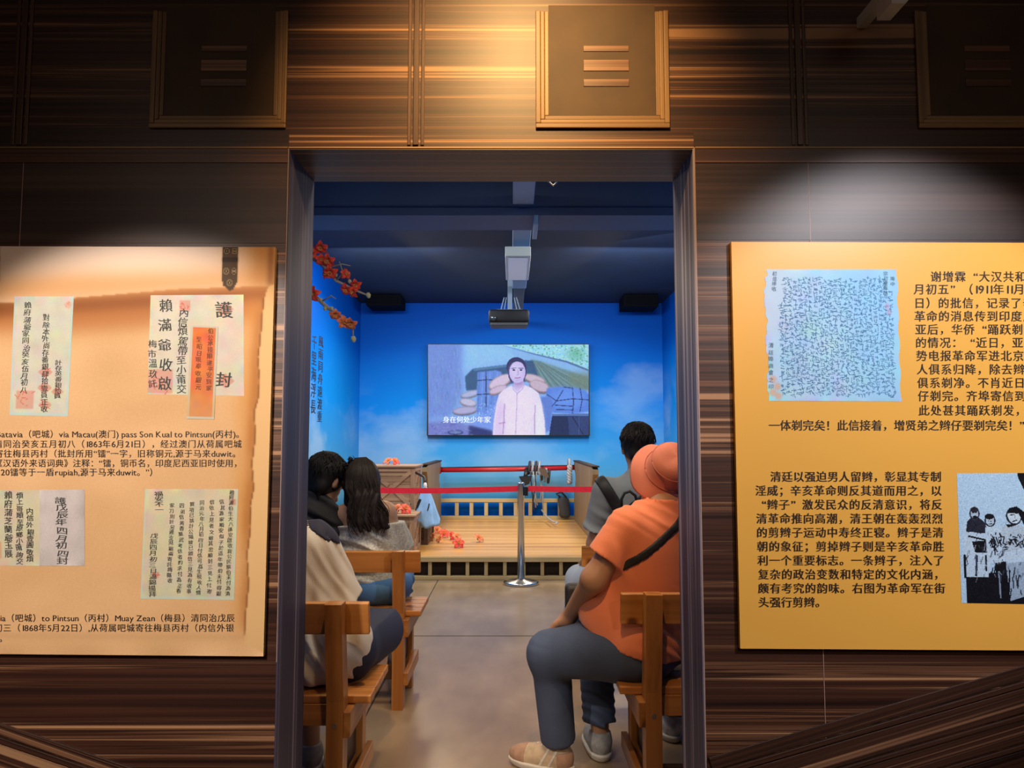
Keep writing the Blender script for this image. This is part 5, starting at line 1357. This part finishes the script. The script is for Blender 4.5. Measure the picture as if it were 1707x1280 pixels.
ho = link('bucket_hat', hm, m_hat, eo, True); ho['label'] = 'coral pink bucket hat'
rb = MB()
for rr_, zz in ((.0912, .004), (.0808, .060)):
    e1 = nz(np.cross(ax, V3(0, 0, 1))); e2 = np.cross(ax, e1)
    rb.tube([hc + ax*(zz + .003*math.sin(a_*2)) + (e1*math.cos(a_) + e2*math.sin(a_))*(rr_ + .001) for a_ in np.linspace(0, 2*math.pi, 49)], .0022, 5)
rb.build('stitching', mat('coral_seam', (.48, .15, .10), .8), ho, True)
# cross-body strap over the orange shirt
sa, sb = PA(1134, 866, 2.72), PA(1032, 944, 2.70); pn = nz(np.cross(sb - sa, V3(-.1, 1, .15)))
stor = folds(tor, .0055, 40, .4, (.75, .1, .55))
strapE = lambda p: np.maximum(np.maximum(np.maximum(stor(p) - F4(.007), -(stor(p) + F4(.004))), np.abs((p - sa.astype(F4)) @ pn.astype(F4)) - F4(.0125)), np.maximum(-slv(p) - F4(.001), np.maximum(F4(sb[0] + .004) - p[:, 0], p[:, 1] - F4(2.92))))
cb = thing('shoulder_bag', 'black cross-body bag strap running down across the orange shirt', 'bag', tuple(sb))
grow('strap', strapE, lo, hi, .005, mat('black_webbing', (.010, .010, .012), .7, bump=(400, .3)), cb)
bgc = V3(.22, 3.05, .70)
grow('pouch', rbox(V3(.30, 3.10, .665), (.085, .035, .06), .02), V3(.18, 3.0, .56), V3(.42, 3.2, .76), .006, mat('black_nylon', (.012, .012, .014), .6), cb)

# ---- the man in grey with the backpack
D_f = Fig(g=1.0, ga=1.0, gl=1.0, pel=(.70, 4.16, .565), neck=(.695, 4.12, 1.115), head=(.69, 4.15, 1.272), up=(0, .02, 1), face=(-.08, 1, -.02),
          shL=(.515, 4.13, 1.03), shR=(.88, 4.13, 1.03), elL=PA(991, 906, 4.16), wrL=(.445, 4.42, .625), elR=(.93, 4.2, .75), wrR=(.86, 4.45, .62),
          hipL=(.60, 4.18, .555), hipR=(.79, 4.18, .555), knL=PA(966, 965, 4.56), anL=(.36, 4.56, .10), knR=(.88, 4.58, .53), anR=(.88, 4.52, .10))
do = thing('person', 'man in a grey T-shirt with a black backpack on the far right bench', 'person', (.69, 4.2, 0))
lo, hi = D_f.bounds()
grow('body', D_f.body(((V3(-.1, .9, -.4), V3(-.1, .3, .9), .6), (V3(0, .9, -.4), V3(0, .3, .9), .6))), lo, hi, .0075, m_skin, do); eyes(D_f, do, do)
m_gt = mat('grey_cotton', (.235, .265, .285), .8, noise=(5, .08), bump=(220, .15))
torD = union(*D_f.torso(.018)); shD = union(*[(torD, 0)], *D_f.arm('L', .024, .72), *D_f.arm('R', .024, .72))
shirtD = cutp(folds(shD, .0040, 40, 1.1, (.5, .1, .9)), (V3(0, 0, .50), (0, 0, -1)))
grow('shirt', sub(shirtD, ell(D_f.neck + V3(0, .02, .05), (.068, .068, .05))), lo, hi, .0075, m_gt, do)
m_lj = mat('light_blue_denim', (.40, .47, .56), .8, noise=(6, .15), bump=(260, .25))
lgD = union((ell(D_f.pel + V3(0, 0, -.01), (.175, .14, .118)), 0), *D_f.leg('L', .014, 1.92), *D_f.leg('R', .014, 1.92))
grow('trousers', cutp(folds(lgD, .0045, 48, .3, (.2, .4, .9)), (V3(0, 0, .64), (0, 0, 1))), lo, hi, .0075, m_lj, do)
for a, nm in ((D_f.anL, 'white sneaker'), (D_f.anR, 'white sneaker')): shoe(do, nm, a, (0, 1, 0), m_grsh, m_solew, .27)
hairD = sub(union((skull(D_f, .015), 0), (cone(D_f.at(-.03, -.075, -.05), D_f.at(.03, -.075, -.05), .033, .033), .03)), ell(D_f.at(0, .11, -.03), (.09, .09, .10), D_f.RH))
hairD = cutp(folds(hairD, .002, 300, 0, (1, .3, .1)), (D_f.at(0, 0, -.075), (0, .25, -1)))
scalp(D_f, grow('hair', hairD, D_f.head - .2, D_f.head + .22, .005, m_hair, do), .015, 260, 1.95, m_hair, .010)
bp = thing('backpack', 'black backpack worn by the man in grey, straps meeting in a V', 'backpack', (.69, 3.98, .6))
m_nyl = mat('black_nylon', (.012, .012, .014), .6)
fsD = folds(torD, .0040, 40, 1.1, (.5, .1, .9)); bc_ = PA(1041, 862, 3.98)
for sgn_, top in ((-1, PA(998, 792, 4.05)), (1, PA(1090, 818, 4.03))):
    dv = nz(bc_ - top); nn = nz(np.cross(dv, V3(0, 1, 0))); 
    fst = lambda p, top=top, nn=nn: np.maximum(np.maximum(np.maximum(fsD(p) - F4(.016), -(fsD(p) + F4(.004))), np.abs((p - top.astype(F4)) @ nn.astype(F4)) - F4(.030)), np.maximum((bc_[2] - .02) - p[:, 2], (p[:, 1] - 4.19)))
    grow('strap', fst, V3(.42, 3.9, .7), V3(1.0, 4.3, 1.2), .006, m_nyl, bp)
grow('pack', union((rbox(V3(.735, 3.975, .70), (.125, .062, .205), .05), 0), (rbox(V3(.735, 3.93, .64), (.095, .03, .11), .025), .01)), V3(.55, 3.8, .42), V3(.92, 4.1, .98), .008, m_nyl, bp)
MB().tube([PA(1036, 848, 3.965), PA(1036, 832, 3.965), PA(1041, 822, 3.965), PA(1050, 819, 3.965), PA(1059, 826, 3.965), PA(1063, 840, 3.965)], .0075, 8).build('handle', m_nyl, bp, True)

# ---- couple on the far left bench
B_f = Fig(g=1.0, ga=.95, gl=1.0, pel=(-1.10, 4.02, .565), neck=(-1.03, 3.99, .995), head=PA(545, 798, 4.02), up=(.18, .12, .97), face=(.55, .72, -.32),
          shL=(-1.26, 3.99, .93), shR=PA(556, 880, 4.0), elL=(-1.32, 4.12, .70), wrL=(-1.15, 4.34, .64), elR=(-.94, 4.14, .69), wrR=(-1.0, 4.38, .64),
          hipL=(-1.2, 4.05, .555), hipR=(-1.0, 4.05, .555), knL=(-1.22, 4.46, .53), anL=(-1.22, 4.42, .10), knR=(-1.0, 4.46, .53), anR=(-1.0, 4.42, .10))
bo = thing('person', 'man with dark hair in a black shirt leaning towards the long-haired woman', 'person', (-1.1, 4.02, 0))
lo, hi = B_f.bounds()
grow('body', B_f.body(((V3(.2, .9, -.2), V3(0, .2, .9), .6), (V3(0, .9, -.2), V3(0, .2, .9), .6))), lo, hi, .0075, m_skin2, bo); eyes(B_f, bo, bo)
m_bs = mat('black_cotton', (.010, .010, .013), .8, noise=(5, .2))
shB = union(*B_f.torso(.018), *B_f.arm('L', .02, .8), *B_f.arm('R', .02, .8))
grow('shirt', sub(cutp(folds(shB, .0035, 40, 2.2), (V3(0, 0, .50), (0, 0, -1))), ell(B_f.neck + V3(.01, .02, .055), (.06, .06, .045))), lo, hi, .0075, m_bs, bo)
m_dkt = mat('dark_grey_trousers', (.03, .032, .04), .8)
grow('trousers', cutp(union((ell(B_f.pel, (.172, .135, .12)), 0), *B_f.leg('L', .012, 1.9), *B_f.leg('R', .012, 1.9)), (V3(0, 0, .63), (0, 0, 1))), lo, hi, .009, m_dkt, bo)
for a in (B_f.anL, B_f.anR): shoe(bo, 'dark shoe', a, (0, 1, 0), m_blk, m_solew, .27)
hairB = sub(union((skull(B_f, .020), 0), (cone(B_f.at(-.045, -.055, -.06), B_f.at(.045, -.06, -.05), .042, .040), .03), (ell(B_f.at(-.02, .06, .06), (.08, .06, .06), B_f.RH), .03),
                  *[(cone(B_f.at(x, -.075, -.06), B_f.at(x*1.1 + .004, -.07, -.125 - .012*math.sin(x*90)), .018, .004), .015) for x in (-.05, -.03, -.01, .01, .03, .05)]), ell(B_f.at(0, .12, -.05), (.085, .085, .10), B_f.RH))
hairB = sub(hairB, ell(B_f.at(.083, .005, -.02), (.02, .03, .042), B_f.RH))
scalp(B_f, grow('hair', folds(hairB, .002, 300, 0, (1, .3, .1)), B_f.head - .22, B_f.head + .22, .005, m_hair, bo), .020, 260, 2.25, m_hair, .012)

C_f = Fig(g=.90, ga=.85, gl=.98, pel=(-.725, 4.02, .565), neck=(-.785, 3.99, .965), head=PA(604, 806, 4.02), up=(-.08, .05, 1), face=(-.25, .95, -.15),
          shL=PA(573, 858, 4.0), shR=PA(643, 853, 4.0), elL=(-.93, 4.1, .70), wrL=(-.82, 4.32, .66), elR=(-.585, 4.10, .69), wrR=(-.68, 4.33, .65),
          hipL=(-.81, 4.05, .555), hipR=(-.64, 4.05, .555), knL=(-.82, 4.44, .52), anL=(-.80, 4.40, .10), knR=(-.655, 4.45, .52), anR=(-.68, 4.44, .10))
co_ = thing('person', 'woman with long wavy dark hair in a pale off-shoulder top and blue jeans', 'person', (-.7, 4.02, 0))
lo, hi = C_f.bounds()
grow('body', C_f.body(((V3(.2, .9, -.2), V3(0, .2, .9), .6), (V3(-.2, .9, -.2), V3(0, .2, .9), .6))), lo, hi, .007, m_skin2, co_); eyes(C_f, co_, co_)
m_lace = mat('pale_knit_lace', (.56, .55, .48), .85, noise=(90, .30), bump=(120, .7))
shC = union(*C_f.torso(.020), *C_f.arm('L', .028, .85), *C_f.arm('R', .028, .85))
grow('off_shoulder_top', cutp(folds(shC, .004, 55, .8, (.2, .1, 1)), (PA(600, 873, 4.0), (-.05, 0, 1)), (V3(0, 0, .475), (0, 0, -1))), lo, hi, .006, m_lace, co_)
m_bj = mat('blue_denim', (.07, .20, .45), .8, noise=(9, .25), bump=(200, .3))
lgC = union((ell(C_f.pel + V3(.01, 0, -.01), (.172, .15, .115)), 0), *C_f.leg('L', .02, 1.9), *C_f.leg('R', .014, 1.9))
grow('jeans', cutp(folds(lgC, .005, 60, .3, (.2, .3, 1)), (V3(0, 0, .62), (0, 0, 1))), lo, hi, .0075, m_bj, co_)
for a in (C_f.anL, C_f.anR): shoe(co_, 'white shoe', a, (0, 1, 0), m_grsh, m_solew, .24)
hk = [(skull(C_f, .020), 0)]
for x, sw in ((-.050, .0), (-.024, .7), (.004, 1.4), (.028, 2.1)):
    ps = [C_f.at(x*1.0, -.075, .0)] + [C_f.at(x*(1 + .10*j) + .012*math.sin(j*1.1 + sw) + .010*j, -.10 - .010*j, -.035 - .040*j) for j in range(1, 6)]
    for j in range(5): hk.append((cone(ps[j], ps[j+1], .040 - .005*j, .036 - .006*j), .025))
hk += [(cone(C_f.at(.066, .0, .0), C_f.at(.06, -.03, -.13), .026, .018), .03), (cone(C_f.at(-.075, .0, .0), C_f.at(-.08, -.03, -.12), .026, .018), .03)]
hairC = sub(union(*hk), ell(C_f.at(0, .115, -.04), (.075, .085, .10), C_f.RH))
def wavy(p): return hairC(p) - F4(.0035)*np.sin(p[:, 0]*170 + 2.2*np.sin(p[:, 2]*22)) * (p[:, 2] < C_f.head[2] + .02)
ha = grow('hair', wavy, C_f.head - V3(.22, .26, .40), C_f.head + .2, .0045, m_hairb, co_)
mb = MB(); rg = random.Random(5)
for i in range(190):
    x = rg.uniform(-.090, .070); w0 = rg.uniform(0, 6.28); L_ = rg.uniform(.72, 1.12); pts = []
    for th in (.35, .8, 1.2, 1.55):
        pts.append(C_f.at(x * math.sin(th), -.012 - .118*math.sin(th)*math.sqrt(max(.05, 1 - (x/.11)**2)), .022 + .121*math.cos(th)))
    yb_ = -.012 - .118*math.sqrt(max(.05, 1 - (x/.11)**2))
    for j in range(1, 8):
        pts.append(C_f.at(x*(1 + .03*j) + .004*j + (.004 + .0022*j)*math.sin(j*1.25 + x*22 + .5*math.sin(w0)), yb_*.45 - .072 - .005*j + .006*math.sin(w0 + j*1.1), .01 - .037*j*L_))
    mb.tube(pts, [.003]*6 + [.0028, .0025, .002, .0014, .0005], 4, False)
mb.build('loose_strands', m_hairb, ha, True)
bun = MB(); bc_ = C_f.at(-.055, -.02, .105)
for i in range(26):
    a = rg.uniform(0, 6.28); b_ = rg.uniform(-.6, 1.4); d = V3(math.cos(a)*math.cos(b_), math.sin(a)*math.cos(b_), math.sin(b_)); e1 = nz(np.cross(d, V3(.3, .2, .9)))
    bun.tube([bc_ - d*.02, bc_ + d*.018 + e1*.008, bc_ + d*.034 - e1*.006, bc_ + d*rg.uniform(.03, .05) + e1*.014], [.006, .006, .004, .001], 5)
bun.build('hair_tuft', m_hair, co_, True)

# ---- person in the white shirt on the near left bench
A_f = Fig(g=1.08, ga=1.05, gl=1.05, pel=(-.70, 2.75, .565), neck=(-.90, 2.74, 1.005), head=(-.97, 2.80, 1.15), up=(-.1, .1, 1), face=(-.2, 1, -.2),
          shL=(-1.07, 2.74, .93), shR=(-.715, 2.735, .915), elL=(-1.12, 2.86, .70), wrL=(-.98, 3.08, .64), elR=(-.620, 2.77, .70), wrR=(-.66, 3.02, .64),
          hipL=(-.80, 2.78, .555), hipR=(-.615, 2.78, .555), knL=(-.86, 3.17, .53), anL=(-.80, 3.08, .10), knR=(-.54, 3.17, .535), anR=(-.665, 3.12, .10))
ao = thing('person', 'person in a white T-shirt with navy shoulder and navy shorts, half hidden by the doorway', 'person', (-.72, 2.75, 0))
lo, hi = A_f.bounds()
grow('body', A_f.body(((V3(.2, .9, -.2), V3(0, .2, .9), .6), (V3(.1, .9, -.2), V3(0, .2, .9), .6))), lo, hi, .007, m_skin2, ao); eyes(A_f, ao, ao)
m_ws = mat('white_cotton', (.60, .57, .52), .8, noise=(4, .05), bump=(200, .15))
shA0 = union(*A_f.torso(.022), *A_f.arm('L', .03, .9), *A_f.arm('R', .034, .92), (ell(A_f.pel + V3(.0, -.02, .04), (.18, .125, .15)), .06))
shA = folds(shA0, .005, 34, 1.7, (.8, .1, .35))
shAf = folds(shA, .0014, 80, .2, (.6, .1, .5))
grow('shirt', sub(cutp(shAf, (V3(0, 0, .468), (0, 0, -1))), ell(A_f.neck + V3(-.02, .02, .05), (.07, .07, .05))), lo, hi, .0065, m_ws, ao)
y0_, y1_ = PA(503, 876, 2.66), PA(588, 926, 2.70); yn = nz(np.cross(y1_ - y0_, V3(0, 1, .1))); yn = yn if yn[2] > 0 else -yn
band = lambda p: np.maximum(np.maximum(infl(shAf, .0035)(p), -(shAf(p) + F4(.006))), np.maximum(-((p - y0_.astype(F4)) @ yn.astype(F4)), F4(-.95) - p[:, 0]))
grow('navy_shoulder_band', sub(band, ell(A_f.neck + V3(-.02, .02, .05), (.07, .07, .05))), lo, hi, .0055, mat('navy_cotton', (.016, .018, .045), .8), ao)
m_ns = mat('navy_shorts', (.010, .016, .048), .8, noise=(6, .15))
shA2 = union((ell(A_f.pel + V3(.01, 0, -.01), (.185, .15, .118)), 0), *A_f.leg('L', .022, .92), *A_f.leg('R', .024, .93))
grow('shorts', cutp(folds(shA2, .0045, 40, .9), (V3(0, 0, .62), (0, 0, 1))), lo, hi, .007, m_ns, ao)
for a in (A_f.anL, A_f.anR): shoe(ao, 'white trainer', a, (-.3, 1, 0), m_grsh, m_solew, .26)

hairA = sub(union((skull(A_f, .016), 0), (cone(A_f.at(-.04, -.06, -.06), A_f.at(.04, -.06, -.06), .04, .04), .03)), ell(A_f.at(0, .11, -.04), (.09, .09, .10), A_f.RH))
grow('hair', hairA, A_f.head - .2, A_f.head + .2, .007, m_hair, ao)

# ---- person in dark clothes farther along the near right bench
F_f = Fig(g=1.0, ga=1.0, gl=1.0, pel=(.90, 2.84, .565), neck=(.92, 2.82, 1.02), head=(.93, 2.86, 1.17), up=(0, .05, 1), face=(0, 1, -.1),
          shL=(.74, 2.82, .95), shR=(1.10, 2.82, .95), elL=(.72, 2.95, .70), wrL=(.80, 3.16, .63), elR=(1.14, 2.95, .70), wrR=(1.0, 3.16, .63),
          hipL=(.81, 2.87, .555), hipR=(1.0, 2.87, .555), knL=(.745, 3.28, .53), anL=(.70, 3.40, .10), knR=(1.0, 3.28, .53), anR=(.86, 3.34, .10))
fo = thing('person', 'person in dark clothes and white shoes, almost hidden by the right door jamb', 'person', (.9, 2.84, 0))
lo, hi = F_f.bounds()
grow('body', F_f.body(((V3(.2, .9, -.2), V3(0, .2, .9), .6), (V3(-.1, .9, -.2), V3(0, .2, .9), .6))), lo, hi, .009, m_skin2, fo)
grow('shirt', cutp(folds(union(*F_f.torso(.018), *F_f.arm('L', .02, .8), *F_f.arm('R', .02, .8)), .003, 40, 3), (V3(0, 0, .49), (0, 0, -1))), lo, hi, .009, m_bs, fo)
grow('trousers', cutp(folds(union((ell(F_f.pel, (.175, .14, .12)), 0), *F_f.leg('L', .016, 1.9), *F_f.leg('R', .016, 1.9)), .003, 40, 2), (V3(0, 0, .63), (0, 0, 1))), lo, hi, .009, m_dkt, fo)
grow('hair', sub(union((skull(F_f, .016), 0), (cone(F_f.at(-.04, -.06, -.06), F_f.at(.04, -.06, -.06), .04, .04), .03)), ell(F_f.at(0, .11, -.04), (.09, .09, .10), F_f.RH)), F_f.head - .2, F_f.head + .2, .007, m_hair, fo)
m_croc = mat('white_speckled_shoe', (.62, .62, .62), .6, noise=(30, .5))
for a in (F_f.anL, F_f.anR): shoe(fo, 'white shoe', a, (-.1, 1, 0), m_croc, m_solew, .25)
